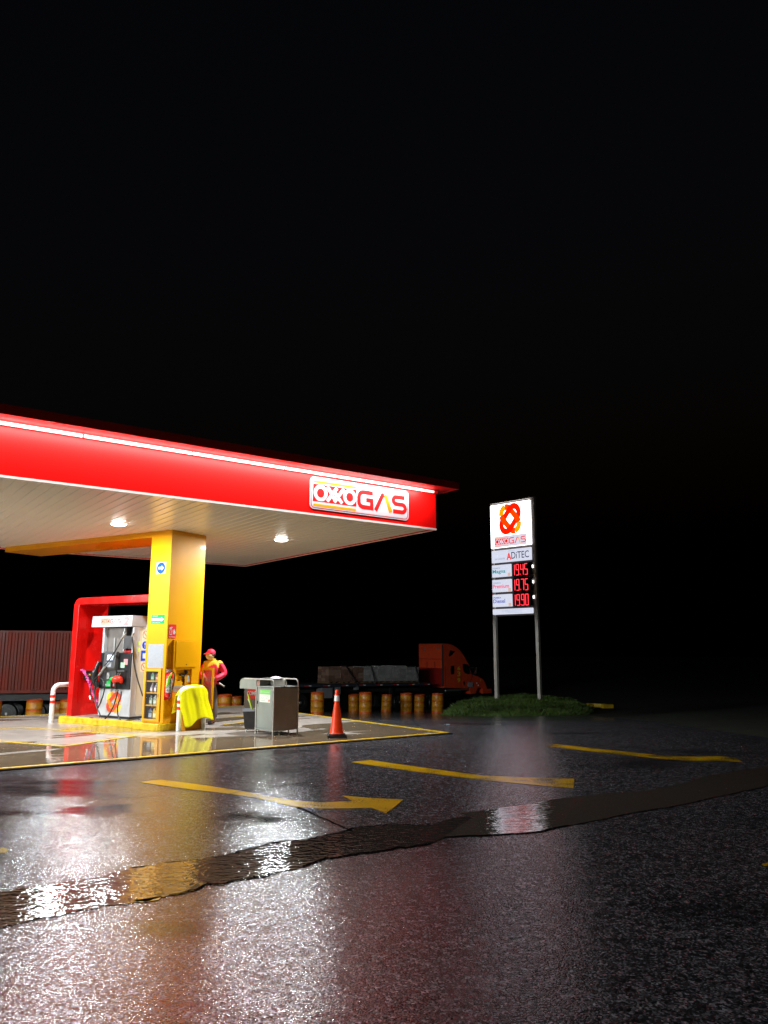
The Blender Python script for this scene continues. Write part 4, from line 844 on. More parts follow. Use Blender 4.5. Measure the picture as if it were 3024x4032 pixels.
# fingers and thumbs: short chains from each palm
def fingers(root, P, d, side):
    base = Vector(P[:3]); d = Vector(d).normalized(); s = Vector(side).normalized(); up = Vector((0, 0, 1))
    for i, ln in enumerate((0.045, 0.052, 0.048, 0.038)):
        o0 = base + s * (0.024 - 0.016 * i) + d * 0.03
        i0 = len(body); body.append((*o0, .010)); body.append((*(o0 + d * ln - up * 0.008), .0085)); body.append((*(o0 + d * ln * 1.2 - up * 0.034), .0075))
        ed.extend([(root, i0), (i0, i0 + 1), (i0 + 1, i0 + 2)])
    o0 = base + s * 0.028; i0 = len(body); body.append((*o0, .011)); body.append((*(o0 + s * 0.02 + d * 0.03), .009)); ed.extend([(root, i0), (i0, i0 + 1)])
fingers(10, body[10], (-1, -0.4, -0.15), (0.1, -0.3, 0.9)); fingers(14, body[14], (0.2, -1, -0.2), (0.5, 0, 0.8))
skin('body', body, ed, SKIN, per, 2)
jk = [(-0.09, 0, 0.84, .195, .15), (-0.085, 0, 1.05, .20, .16), (-0.05, 0.0, 1.30, .22, .16), (-0.055, -0.01, 1.42, .14, .11),
      (0.13, -0.02, 1.385, .095), (0.24, -0.03, 1.15, .078), (0.12, -0.17, 1.06, .062), (0.04, -0.215, 1.04, .06),
      (-0.22, 0.0, 1.37, .105), (-0.30, -0.09, 1.14, .088), (-0.20, -0.23, 1.06, .07)]
je = [(0, 1), (1, 2), (2, 3), (2, 4), (4, 5), (5, 6), (6, 7), (2, 8), (8, 9), (9, 10)]
def jas(c):
    if c.x > 0.115 or c.x < -0.255 or (c.y < -0.15): return 1 if c.z < 1.40 else 2
    return 2 if c.z > 1.295 else 0
skin('jacket', jk, je, JRED, per, 3, [JRED, JPINK, JYEL], jas)
skin('trousers', [(-0.10, 0, 0.90, .13, .11), (-0.03, 0.0, 0.80, .10), (0.0, 0.0, 0.48, .10), (0.02, 0.02, 0.12, .082), (-0.19, 0.0, 0.80, .12), (-0.27, 0.02, 0.48, .10), (-0.31, 0.08, 0.12, .082)],
     [(0, 1), (1, 2), (2, 3), (0, 4), (4, 5), (5, 6)], TROU, per, 2)
for (x, y) in ((0.02, 0.02), (-0.31, 0.08)):
    skin('shoe', [(x + .02, y + .02, 0.065, .05, .05), (x - .04, y - .03, 0.05, .048, .045), (x - .13, y - .09, 0.04, .045, .035)], [(0, 1), (1, 2)], SHOE, per, 1)
b = MB()  # collar
b.lathe([(0.075, 1.44), (0.085, 1.47), (0.082, 1.50), (0.068, 1.49)], cx=-0.075, cy=-0.02, seg=20); b.build('collar', JYEL, per, smooth=True)
# cap and visor, turned toward the left and down
hd = Vector((-0.10, -0.045, 1.60)); face = Vector((-0.82, -0.50, -0.28)).normalized()
cap = MB(); n = 20; rings = []
for j in range(7):
    a = radians(90 * j / 6); rings.append((0.104 * cos(a), 0.10 * sin(a)))
cap.lathe([(0.104, -0.01)] + rings[:-1] + [(0.008, 0.1)], seg=22)
q = Vector((0, 0, 1)).rotation_difference((Vector((0, 0, 1)) - face * 0.28).normalized()).to_matrix()
cap.v = [tuple(q @ Vector(v) + hd + Vector((0.0, 0, 0.025))) for v in cap.v]; cap.build('cap', mat('red_cap_cloth', (0.85, 0.01, 0.05), 0.65), per, smooth=True)
fh = Vector((face.x, face.y, 0)).normalized(); sd = Vector((-fh.y, fh.x, 0)); vis = MB(); vv = []
for i in range(11):
    a = radians(-72 + 144 * i / 10)
    for rr_ in (0.095, 0.185 - 0.04 * abs(sin(a))):
        p = fh * cos(a) * rr_ + sd * sin(a) * min(rr_, 0.10) * 1.0; vv.append(p + hd + Vector((0, 0, 0.035 - (rr_ - 0.095) * 0.45)))
for dz in (0, 0.008): vis.v += [tuple(v + Vector((0, 0, dz))) for v in vv]
vis.f = [(2 * i, 2 * i + 1, 2 * i + 3, 2 * i + 2) for i in range(10)] + [(22 + 2 * i, 22 + 2 * i + 2, 22 + 2 * i + 3, 22 + 2 * i + 1) for i in range(10)] + [(2 * i + 1, 22 + 2 * i + 1, 22 + 2 * i + 3, 2 * i + 3) for i in range(10)]
vis.mi = [0] * len(vis.f); vis.build('visor', mat('red_visor_cloth', (0.85, 0.02, 0.05), 0.6), per, smooth=False)
mk = MB(); mk.lathe([(0.05, -0.12), (0.082, -0.09), (0.097, -0.05), (0.098, -0.01), (0.08, 0.012)], seg=20)
mk.v = [tuple(Vector(v) + hd + fh * 0.022 + Vector((0, 0, 0.0))) for v in mk.v]; mk.build('face_mask', MASKM, per, smooth=True)
for s_ in (-1, 1):
    e = MB(); c0 = hd + fh * 0.088 + sd * 0.032 * s_ + Vector((0, 0, 0.012)); e.lathe([(0.004, -0.012), (0.011, -0.006), (0.013, 0), (0.011, 0.006), (0.004, 0.012)], seg=10, org=tuple(c0)); e.build('eye', SHOE, per, smooth=True)
    e = MB(); c0 = hd + sd * 0.088 * s_ + Vector((0, 0, -0.01)) - fh * 0.01; e.lathe([(0.006, -0.03), (0.016, -0.015), (0.02, 0.01), (0.008, 0.03)], seg=8, org=tuple(c0)); e.build('ear', SKIN, per, smooth=True)
b = MB(); b.lathe([(0.07, -0.06), (0.092, -0.03), (0.097, 0.02), (0.09, 0.04)], seg=18)
b.v = [tuple(Vector(v) + hd - fh * 0.012 + Vector((0, 0, 0.0))) for v in b.v]; b.build('hair', mat('black_hair', (0.015, 0.012, 0.012), 0.6), per, smooth=True)
t = thing('hand_torch', 'small silver torch clipped at the attendant\'s back hem', 'torch', (FB.x + 0.12, FB.y + 0.05, 0.90))
b = MB(); b.tube([(-0.02, 0, 0.03), (0.08, 0, -0.03), (0.10, 0, -0.04)], [0.02, 0.02, 0.03], 10); b.build('torch_body', STEEL, t, smooth=True)
b = MB(); b.tube([(-0.07, 0, 0.02), (-0.02, 0, 0.032)], 0.022, 10); b.build('torch_strap', JPINK, t, smooth=True)

# ------------------------------------------------------------------ grey service desk
DN = on_z(1074, 2897); DA = radians(-46)
desk = thing('service_desk', 'grey metal service desk with tube rails, standing between the raincoat and the cone', 'service desk', tuple(DN), DA)
DW, DD, DZ = 0.63, 0.63, 0.94
b = MB(); b.box(-DW + .015, -.015, 0.016, 0.03, 0.10, DZ - .01); b.box(-DW + .005, -DW + .013, 0.02, DD - .01, 0.1, DZ - .01); b.box(-DW + .012, -.012, DD - .012, DD - .004, 0.1, DZ - .01); b.build('cabinet_shell', DESKG, desk)
b = MB(); b.box(-0.013, -0.004, 0.02, DD - .015, 0.10, DZ - .012); b.build('side_panel', DESKS, desk)
b = MB(); b.box(-DW + .04, -.045, 0.004, 0.015, 0.13, DZ - .05); o = b.build('front_door', DESKG, desk, bevel=0.004)
b = MB(); b.box(-DW + 0.05, -DW + 0.075, -0.012, 0.003, 0.60, 0.66); b.build('door_handle', CHASSIS, desk)
b = MB(); b.box(-DW + 0.07, -DW + 0.10, -0.004, 0.0035, 0.56, 0.60); b.build('lock_plate', STEEL, desk)
b = MB(); b.tube([(-DW - .015, 0.03, 0.40), (-DW - .02, 0.0, 0.44), (-DW - .01, 0.0, 0.50)], 0.01, 8); b.build('side_latch', CHASSIS, desk)
b = MB(); b.box(-DW, 0, 0, DD, DZ, DZ + 0.02); b.box(-DW, 0, 0, DD, 0.085, 0.10); b.build('desk_top', DESKG, desk, bevel=0.004)
LEG = mat('grey_tube_frame', (0.48, 0.46, 0.42), 0.4, vary=0.3, vscale=12)
def leg(x, y): b = MB(); b.box(x - .012, x + .012, y - .012, y + .012, 0, DZ + .0); b.build('leg', LEG, desk)
for x, y in ((-.012, 0.008), (-DW + .012, 0.008), (-.0, DD - .01), (-DW + .012, DD - .01), (-.3, DD - .01)): leg(x, y)
def rail(y, x0=-1.10):
    R = 0.10; pts = [(0.0, y, DZ)] + [(-R + R * cos(radians(a)), y, DZ + .16 - R + R * sin(radians(a))) for a in range(0, 91, 15)] + [(x0, y, DZ + .16)]
    b = MB(); b.tube(pts, 0.013, 10); b.build('tube_rail', LEG, desk, smooth=True)
rail(0.008); rail(DD * 0.5, -0.62); rail(DD - .01, -0.62)
b = MB(); b.tube([(-0.62, 0.0, DZ + .16), (-0.62, DD, DZ + .16)], 0.011, 8); b.build('cross_rail', LEG, desk, smooth=True)
wing = [(-DW, 0.89), (-DW, 1.105), (-1.12, 1.105)] + [(-1.12 + 0.12 * cos(radians(a)), 0.985 + 0.12 * sin(radians(a))) for a in range(100, 181, 16)] + [(-1.24, 0.89)]
b = MB(); b.prism(wing, lambda a, z, q: (a, q, z), 0.0, 0.014); b.build('wing_panel', DESKG, desk)
b = MB(); b.prism(wing, lambda a, z, q: (a, q, z), DD - 0.014, DD); b.build('wing_panel', DESKG, desk)
b = MB(); b.box(-1.235, -DW, 0.0145, DD - .0145, 0.89, 0.90); b.build('wing_shelf', DESKG, desk)
b = MB(); b.box(-0.60, -0.56, 0.04, DD * .5, DZ + .02, DZ + .15); b.box(-0.56, -0.02, DD * .45, DD * .48, DZ + .02, DZ + .15); b.build('inner_divider', DESKS, desk)
fd = Flat(lambda a, b_, t: (a, 0.0038 - t, b_))
b = MB(); fd.poly(b, [(-0.50, 0.80), (-0.13, 0.80), (-0.13, 0.89), (-0.50, 0.89)], 0, 0.002); b.build('green_label', mat('green_label', (0.20, 0.62, 0.12), 0.45), desk)
b = MB(); fd.poly(b, [(-0.50, 0.64), (-0.13, 0.64), (-0.13, 0.798), (-0.50, 0.798)], 0, 0.002); b.build('white_label', mat('pale_green_label', (0.72, 0.80, 0.68), 0.45), desk)
b = MB(); fd.stroke(b, ellipse(-0.46, 0.845, 0.022, 0.025, 14), 0.009, 0.002, 0.003, True); fd.stroke(b, [(-0.41, 0.845), (-0.17, 0.845)], 0.008, 0.002, 0.003); b.build('label_print', SIGNW, desk)
b = MB(); fd.stroke(b, [(-0.47, 0.70), (-0.43, 0.74), (-0.40, 0.70), (-0.36, 0.74), (-0.33, 0.70), (-0.25, 0.72)], 0.006, 0.002, 0.003); fd.stroke(b, ellipse(-0.22, 0.735, 0.03, 0.03, 14), 0.006, 0.002, 0.003, True); fd.stroke(b, [(-0.45, 0.675), (-0.30, 0.675)], 0.008, 0.002, 0.003); b.build('label_drawing', GRIME, desk)
b = MB(); fd.poly(b, ellipse(-0.165, 0.68, 0.022, 0.025, 12), 0.002, 0.003); b.build('label_dot', REDBAND, desk)
for zz in (0.62, 0.30): b = MB(); b.tube([(-0.03, -0.008, zz), (-0.03, -0.008, zz + 0.07)], 0.008, 8); b.build('hinge', STEEL, desk)
def dpt(x, y, z): 
    c_, s_ = cos(DA), sin(DA); return (DN.x + x * c_ - y * s_, DN.y + x * s_ + y * c_, z)
def crump(u, v):
    a = u - .5; c_ = v - .5; h = 0.045 * max(0, 1 - (a * a + c_ * c_) * 3.4) + 0.02 * noise.noise(Vector((u * 4, v * 4, 2))) + 0.012 * noise.noise(Vector((u * 11, v * 9, 5)))
    return (a * 0.30, c_ * 0.22, max(0.004, h))
cloth('folded_rag', 'crumpled pale rag lying on top of the grey service desk', 'rag', crump, 24, 18, mat('pale_rag', (0.62, 0.60, 0.66), 0.75), dpt(-0.28, 0.25, 1.112), DA)
t = thing('clipboard', 'flat dark clipboard under the pale rag on the service desk', 'clipboard', dpt(-0.42, 0.22, 1.114), DA)
b = MB(); b.box(-0.17, 0.14, -0.1, 0.1, 0, 0.006); b.build('board', DGREY, t); b = MB(); b.box(-0.15, -0.12, -0.03, 0.03, 0.006, 0.014); b.build('clip', STEEL, t)
# bin with squeegee, red notice behind
t = thing('waste_bin', 'dark grey tapered bin with a pale bag rim behind the service desk', 'bin', tuple(on_z(992, 2880)), radians(10))
b = MB(); fbb = MB()
for (w0, z0, w1, z1, mm, nm) in ((0.15, 0.06, 0.205, 0.44, DGREY, 'bin_body'), (0.212, 0.425, 0.212, 0.47, mat('pale_blue_bag', (0.55, 0.58, 0.68), 0.4), 'bag_rim')):
    b = MB(); vs = [(sx * w0, sy * w0 * .8, z0) for sx, sy in ((-1, -1), (1, -1), (1, 1), (-1, 1))] + [(sx * w1, sy * w1 * .8, z1) for sx, sy in ((-1, -1), (1, -1), (1, 1), (-1, 1))]
    b.add(vs, [(0, 1, 2, 3), (0, 1, 5, 4), (1, 2, 6, 5), (2, 3, 7, 6), (3, 0, 4, 7)]); b.build(nm, mm, t)
b = MB(); b.box(-0.19, 0.19, -0.15, 0.15, 0.42, 0.43); b.build('bag_inside', BLACK, t)
b = MB()
for sx in (-1, 1):
    for sy in (-1, 1): b.tube([(sx * .12, sy * .1, 0), (sx * .12, sy * .1, 0.06)], 0.012, 6)
b.build('bin_feet', STEEL, t)
bp_ = on_z(992, 2880)
t = thing('squeegee', 'lime green handled squeegee leaning out of the bin behind the desk', 'squeegee', (bp_.x - 0.02, bp_.y - 0.05, 0.44))
b = MB(); b.tube([(0.03, 0, -0.01), (-0.03, 0, 0.17), (-0.075, 0, 0.33)], [0.016, 0.02, 0.018], 8); b.build('handle', mat('lime_plastic', (0.55, 0.72, 0.03), 0.4), t, smooth=True)
b = MB(); b.tube([(0.02, 0.02, -0.01), (-0.02, 0.02, 0.15), (-0.07, 0.02, 0.24)], 0.026, 8); b.build('blade_head', mat('pale_green_plastic', (0.5, 0.62, 0.42), 0.4), t, smooth=True)
sb = on_z(1000, 2858)
t = thing('notice_stand', 'grey rounded stand with a red notice behind the service desk', 'notice stand', tuple(sb), radians(8))
fz = Flat(lambda a, b_, q: (a, -q, b_))
b = MB(); fz.poly(b, rrect(-0.24, 0.24, 0.38, 1.03, 0.07), -0.06, 0.0); b.build('board', mat('brown_grey_board', (0.16, 0.14, 0.12), 0.5), t, bevel=0.008)
b = MB(); fz.poly(b, [(-0.19, 0.60), (0.22, 0.60), (0.24, 1.0), (-0.15, 1.0)], 0.001, 0.004); b.build('red_notice', mat('red_notice', (0.72, 0.05, 0.035), 0.4), t)
b = MB(); fz.poly(b, [(-0.14, 0.90), (0.23, 0.90), (0.23, 0.99), (-0.135, 0.99)], 0.004, 0.006); b.build('faded_band', mat('faded_pink_band', (0.75, 0.35, 0.28), 0.5), t)
text_obj('COMPLETO', fz, -0.18, 0.21, 0.68, 0.77, 0.005, SIGNW, t, weight=0.02)
b = MB()
for x in (-0.18, 0.18): b.tube([(x, 0.03, 0), (x, 0.03, 0.42)], 0.02, 8)
b.box(-0.22, 0.22, -0.1, 0.16, 0, 0.02); b.box(-0.2, 0.2, 0.0, 0.05, 0.3, 0.36); b.build('stand_frame', mat('dark_stand', (0.10, 0.085, 0.06), 0.5), t)
p = on_z(700 + 1480 * .42194, 2500 + 950 * .42194)

# ------------------------------------------------------------------ cone
CB = on_z(1325, 2903)
t = thing('traffic_cone', 'tall orange traffic cone with a white band and black base at the apron edge', 'traffic cone', (CB.x, CB.y, 0.0), radians(8))
b = MB(); b.box(-0.19, 0.19, -0.19, 0.19, 0.0, 0.05); b.box(-0.165, 0.165, -0.165, 0.165, 0.051, 0.075); b.build('base', RUBBER, t, bevel=0.008)
b = MB(); b.lathe([(0.145, 0.076), (0.132, 0.09), (0.128, 0.12), (0.05, 0.69), (0.0505, 0.705)], seg=28); b.lathe([(0.046, 0.806), (0.038, 0.86), (0.036, 0.90), (0.028, 0.915)], seg=28); b.build('cone_body', ORANGE, t, smooth=True)
b = MB(); b.lathe([(0.055, 0.70), (0.046, 0.81)], seg=28); b.build('white_band', REFL, t, smooth=True)

# ------------------------------------------------------------------ drums
def make_drum():
    t = thing('barrier_drum', 'x', 'drum', (0, 0, 0), 0, 'yellow and orange drums in a row behind the apron')
    R = 0.265; pr = [(R - .01, 0), (R, 0.01), (R, 0.02)]
    b = MB(); b.lathe([(R - .01, 0.0), (R + .004, 0.006), (R + .004, 0.02), (R, 0.03), (R, 0.10)], seg=28); b.build('bottom_band', DRUMO, t, smooth=True); b = MB(); b.lathe([(R, 0.78), (R, 0.84), (R + .004, 0.85), (R + .004, 0.865), (R - .012, 0.87), (R - .02, 0.855)], seg=28); b.build('top_band', DRUMO, t, smooth=True)
    b = MB(); b.lathe([(R - .0005, 0.10), (R, 0.27), (R + .010, 0.285), (R, 0.30), (R, 0.56), (R + .010, 0.575), (R, 0.59), (R - .0005, 0.78)], seg=28); b.build('drum_shell', DRUMY, t, smooth=True)
    b = MB(); b.lathe([(R + .002, 0.50), (R + .0025, 0.50), (R + .0025, 0.555), (R + .002, 0.555)], seg=28); b.build('orange_stripe', DRUMO, t, smooth=True)
    return t
drum = make_drum(); first = True
dr = [(1250, 31.6, 0, 'yellow drum with orange ends just left of the traffic cone'),
      (1394 - 0, 39.6, -2.5, 'smaller looking yellow drum right of the cone, its right neighbour touching it'),
      (1439, 32.6, 0, 'yellow drum right of the cone with a leaning one against its left'),
      (1521, 39.8, 3, 'yellow drum alone between two gaps under the middle of the flatbed'),
      (1600, 35.0, 0, 'tall yellow drum under the front pallets of the flatbed'),
      (1651, 39.8, -3, 'leaning yellow drum under the front end of the flatbed'),
      (1722, 35.2, 2, 'yellow drum below the rear wall of the truck cab, nearest the grass'),
      (886, 30.0, 0, 'yellow drum immediately right of the attendant'),
      (930, 35.5, 0, 'lower yellow drum between the attendant and the service desk'),
      (138, 27.4, 0, 'yellow drum in front of the dark red container, left of the white guard pipe'),
      (-22, 28.0, 0, 'yellow drum cut off by the left edge of the photo'),
      (232, 33.0, 0, 'shaded yellow drum just behind the left guard pipe'),
      (268, 28.6, 0, 'yellow drum half hidden behind the red arch'),
      (378, 29.5, 0, 'yellow drum hidden behind the fuel pump'), ]
for (px, Y, tilt, lab) in dr[:13]:
    o = drum if first else copy_tree(drum); first = False
    q_ = at_depth(px, 2750, Y); o.location = (q_.x, Y, gz(q_.x, Y) - 0.01); o.rotation_euler = (0, radians(tilt), random.uniform(0, 6)); o['label'] = lab

# ------------------------------------------------------------------ truck tractor
TA = radians(40)
T0 = at_depth(1600 + 610 * .24111, 2480 + 600 * .24111, 50.0)
tgz = gz(T0.x + 2, T0.y + 1.5)
trk = thing('semi_truck', 'orange red sleeper cab truck numbered 639 parked behind the drums, facing right', 'truck', (T0.x, T0.y, tgz), TA)
def tl(x, y):
    g = on_wall(T0, TA, 1600 + x * .24111, 2480 + y * .24111); return ((g.x - T0.x) * cos(TA) + (g.y - T0.y) * sin(TA), g.z - tgz)
prof = [tl(*p) for p in ((600, 222), (640, 222), (690, 225), (735, 236), (770, 250), (820, 282), (860, 312), (900, 355), (930, 400), (960, 445), (985, 492), (1012, 540), (1038, 590), (1052, 640), (1075, 715), (1088, 735), (1020, 960), (612, 950))]
prof = prof[::-1]
def side(a, z, q): return (a, q, z)
TW = 2.35
b = MB(); b.prism(prof, side, 0.0, TW); cabo = b.build('cab_body', TRUCKR, trk, bevel=0.06)
back = [tl(612, 940)[1], tl(600, 228)[1]]
b = MB(); b.box(-0.02, -0.001, 0.05, TW - 0.05, back[0] + .03, back[1] - 0.06); b.build('cab_back', TRUCKB, trk, bevel=0.004)
b = MB(); b.box(-0.05, -0.021, 0.12, TW - 0.12, back[0] + 1.75, back[0] + 1.79); b.box(-0.05, -0.021, 0.75, 0.80, back[0] + .2, back[0] + 1.6); b.box(-0.05, -0.021, 1.5, 1.55, back[0] + .2, back[0] + 1.6); b.build('back_rib', TRUCKB, trk)
b = MB(); b.box(-0.045, -0.021, 0.35, 0.62, back[1] - 0.32, back[1] - 0.28); b.box(-0.045, -0.021, 1.75, 1.80, back[1] - 0.5, back[1] - 0.24); b.box(-0.045, -0.021, 1.75, 1.95, back[1] - 0.25, back[1] - 0.21); b.build('grab_handle', STEEL, trk)
ex_ = [tl(596, 240), tl(596, 945)]
b = MB(); b.box(-0.001 - .14, -0.021 - .03, -0.02, 0.02, ex_[1][1] + .1, ex_[0][1]); b.build('side_fairing', DGREY, trk)
hood = [tl(*p) for p in ((1086, 735), (1110, 736), (1160, 752), (1200, 770), (1240, 790), (1270, 812), (1290, 850), (1305, 890), (1325, 940), (1335, 985), (1262, 975), (1240, 950), (1205, 945), (1175, 960), (1158, 1000), (1150, 1042), (1060, 1052), (1050, 1000), (1040, 960))]
b = MB(); b.prism(hood[::-1], side, 0.04, TW - 0.04); b.build('hood', TRUCKR, trk, bevel=0.04)
bmp = [tl(1300, 965), tl(1445, 1035)]
b = MB(); b.box(bmp[0][0] - .3, bmp[1][0] - .25, 0.03, TW - 0.03, bmp[1][1], bmp[0][1]); b.build('bumper', TRUCKR, trk, bevel=0.05)
def tpoly(name, pts, mm, off=0.012, th=0.01, bevel=0.0):
    P = [tl(*p) for p in pts]; b = MB(); b.prism(P, lambda a, z, q: (a, -q, z), 0.001, th + off); return b.build(name, mm, trk)
tpoly('side_window', ((918, 560), (945, 553), (1000, 566), (1030, 600), (1040, 650), (1046, 715), (1010, 724), (960, 712), (935, 680), (920, 620)), GLASSD)
tpoly('sleeper_window', ((727, 590), (775, 584), (777, 655), (774, 722), (730, 728), (722, 660)), GLASSD)
tpoly('roof_window', ((715, 332), (790, 352), (755, 400), (705, 435), (688, 425), (700, 380)), GLASSD)
tpoly('door_handle', ((928, 842), (950, 842), (952, 895), (930, 895)), CHASSIS)
tpoly('white_placard', ((1005, 856), (1083, 858), (1080, 932), (1003, 930)), PALEP)
b = MB()
for yy in (872, 890, 908): 
    a0 = tl(1015, yy); a1 = tl(1072, yy + 1); b.box(a0[0], a1[0], -0.026, -0.023, a0[1] - .012, a0[1] + .012)
b.build('placard_print', GRIME, trk)
ft = Flat(lambda a, b_, t_: (a, -0.004 - t_, b_))
for ch, yt, yb in (('6', 598, 660), ('3', 678, 760), ('9', 785, 858)):
    p0 = tl(832, yb); p1 = tl(882, yt); text_obj(ch, ft, p0[0], p1[0], p0[1], p1[1], 0.002, YELTXT, trk, 'fleet_number', weight=0.02)
p0 = tl(1208, 845); p1 = tl(1226, 810); text_obj('5', ft, p0[0], p1[0], p0[1] + .02, p1[1], -0.036, YELTXT, trk, 'hood_number', weight=0.01)
b = MB()
for xx in (890, 640):
    a0 = tl(xx, 930); a1 = tl(xx, 600); b.box(a0[0], a0[0] + .018, -0.006, -0.0005, a0[1], a1[1] - (0.3 if xx == 890 else 0))
b.build('door_seam', CHASSIS, trk)
mpt = [tl(1088, 612), tl(1092, 715)]
b = MB(); b.box(mpt[0][0] - .06, mpt[0][0] + .06, -0.34, -0.12, mpt[1][1], mpt[0][1]); b.build('side_mirror', CHROME, trk, bevel=0.02)
b = MB(); b.tube([(mpt[0][0] - .25, 0.02, mpt[1][1]), (mpt[0][0], -0.2, mpt[1][1] - .02)], 0.025, 8); b.tube([(mpt[0][0] - .3, 0.02, mpt[0][1] - .02), (mpt[0][0], -0.2, mpt[0][1] - .02)], 0.025, 8); b.build('mirror_arm', CHASSIS, trk)
tk = [tl(630, 1080), tl(850, 1010)]
b = MB(); b.tube([(tk[0][0], 0.33, tk[0][1] + .2), (tk[1][0] + .3, 0.33, tk[0][1] + .2)], 0.29, 22); b.build('fuel_tank', CHROME, trk, smooth=True)
b = MB(); b.box(0.2, tl(1020, 960)[0], 0.02, 0.3, tl(1020, 985)[1], tl(1020, 962)[1]); b.build('step', STEEL, trk)
b = MB(); b.box(-2.6, 4.2, 0.75, 1.6, 0.65, 0.95); b.build('chassis_frame', CHASSIS, trk)
def wheel(par, x, y, r=0.5, w=0.28):
    b = MB(); b.lathe([(r * .55, -w / 2), (r * .93, -w / 2), (r, -w / 2 + .04), (r, w / 2 - .04), (r * .93, w / 2), (r * .55, w / 2)], ax='y', org=(x, y, r), seg=28); o = b.build('wheel', RUBBER, par, smooth=True)
    b = MB(); b.lathe([(r * .1, -w / 2 - .03), (r * .2, -w / 2 + .02), (r * .5, -w / 2 + .05), (r * .56, -w / 2 - .005), (r * .56, w / 2)], ax='y', org=(x, y, r), seg=24); h = b.build('rim', STEEL, o, smooth=True)
for yy in (0.2, TW - 0.2): wheel(trk, tl(1205, 1000)[0], yy)
for xx in (-0.75, -1.95):
    for yy in (0.18, TW - 0.18): wheel(trk, xx, yy)
b = MB()
for xx, yy, zz in ((tl(1155, 870)[0], -0.0, tl(1155, 870)[1]), (tl(1180, 905)[0], 0.0, tl(1180, 905)[1])): b.box(xx - .03, xx + .03, 0.0, 0.035, zz - .04, zz + .04)
b.build('marker_lamp', mat('white_lens', (0.8, 0.8, 0.75), 0.15), trk)
# flatbed trailer
B0 = at_depth(1695, 2692, 49.0); bz = gz(B0.x - 4, B0.y - 3.4)
tra = thing('flatbed_trailer', 'long dark flatbed trailer with red and white reflective strips behind the drums', 'trailer', (B0.x, B0.y, bz), TA)
tra.rotation_euler = (0, radians(0.9), TA)
BZ = B0.z - bz
b = MB(); b.box(-12.2, 0, 0, 2.45, BZ - 0.02, BZ + 0.07); b.build('deck', CHASSIS, tra)
b = MB(); b.box(-12.2, 0, -0.03, -0.001, BZ - 0.10, BZ + 0.04); b.build('side_rail', mat('dark_blue_rail', (0.035, 0.04, 0.055), 0.4), tra)
b = MB(); b.box(-12, -0.3, 0.7, 0.85, BZ - .45, BZ - .021); b.box(-12, -0.3, 1.6, 1.75, BZ - .45, BZ - .021); b.build('chassis_beam', CHASSIS, tra)
rb = MB(); wb = MB(); x = -0.12
while x > -12: 
    wb.box(x - 0.16, x, -0.035, -0.031, BZ - .055, BZ - .005); rb.box(x - 0.46, x - 0.161, -0.035, -0.031, BZ - .05, BZ - .01); x -= 1.28
wb.build('white_reflector', mat('reflector_white', (0.85, 0.85, 0.85), 0.2, emit=(1, 1, 1), estr=0.0), tra); rb.build('red_reflector', SIGNR, tra)
b = MB(); b.box(-8.3, -7.55, 0.05, 0.6, BZ - .72, BZ - .15); b.build('tool_box', mat('grey_steel_box', (0.22, 0.23, 0.25), 0.4, vary=0.2, vscale=3), tra, bevel=0.02)
b = MB(); b.box(-7.3, -7.0, 0.05, 0.5, BZ - .55, BZ - .1); b.box(-5.8, -5.65, 0.1, 0.4, BZ - .3, BZ - .1); b.build('bracket_box', mat('grey_steel_box_small', (0.18, 0.19, 0.2), 0.4), tra)
for xx in (-10.9, -9.7):
    for yy in (0.2, 2.2): wheel(tra, xx, yy, 0.48)
for yy in (0.5, 1.9): b = MB(); b.box(-2.9, -2.7, yy, yy + .15, 0.1, BZ - .1); b.box(-3.0, -2.6, yy - .05, yy + .2, 0.0, 0.1); b.build('landing_leg', CHASSIS, tra)
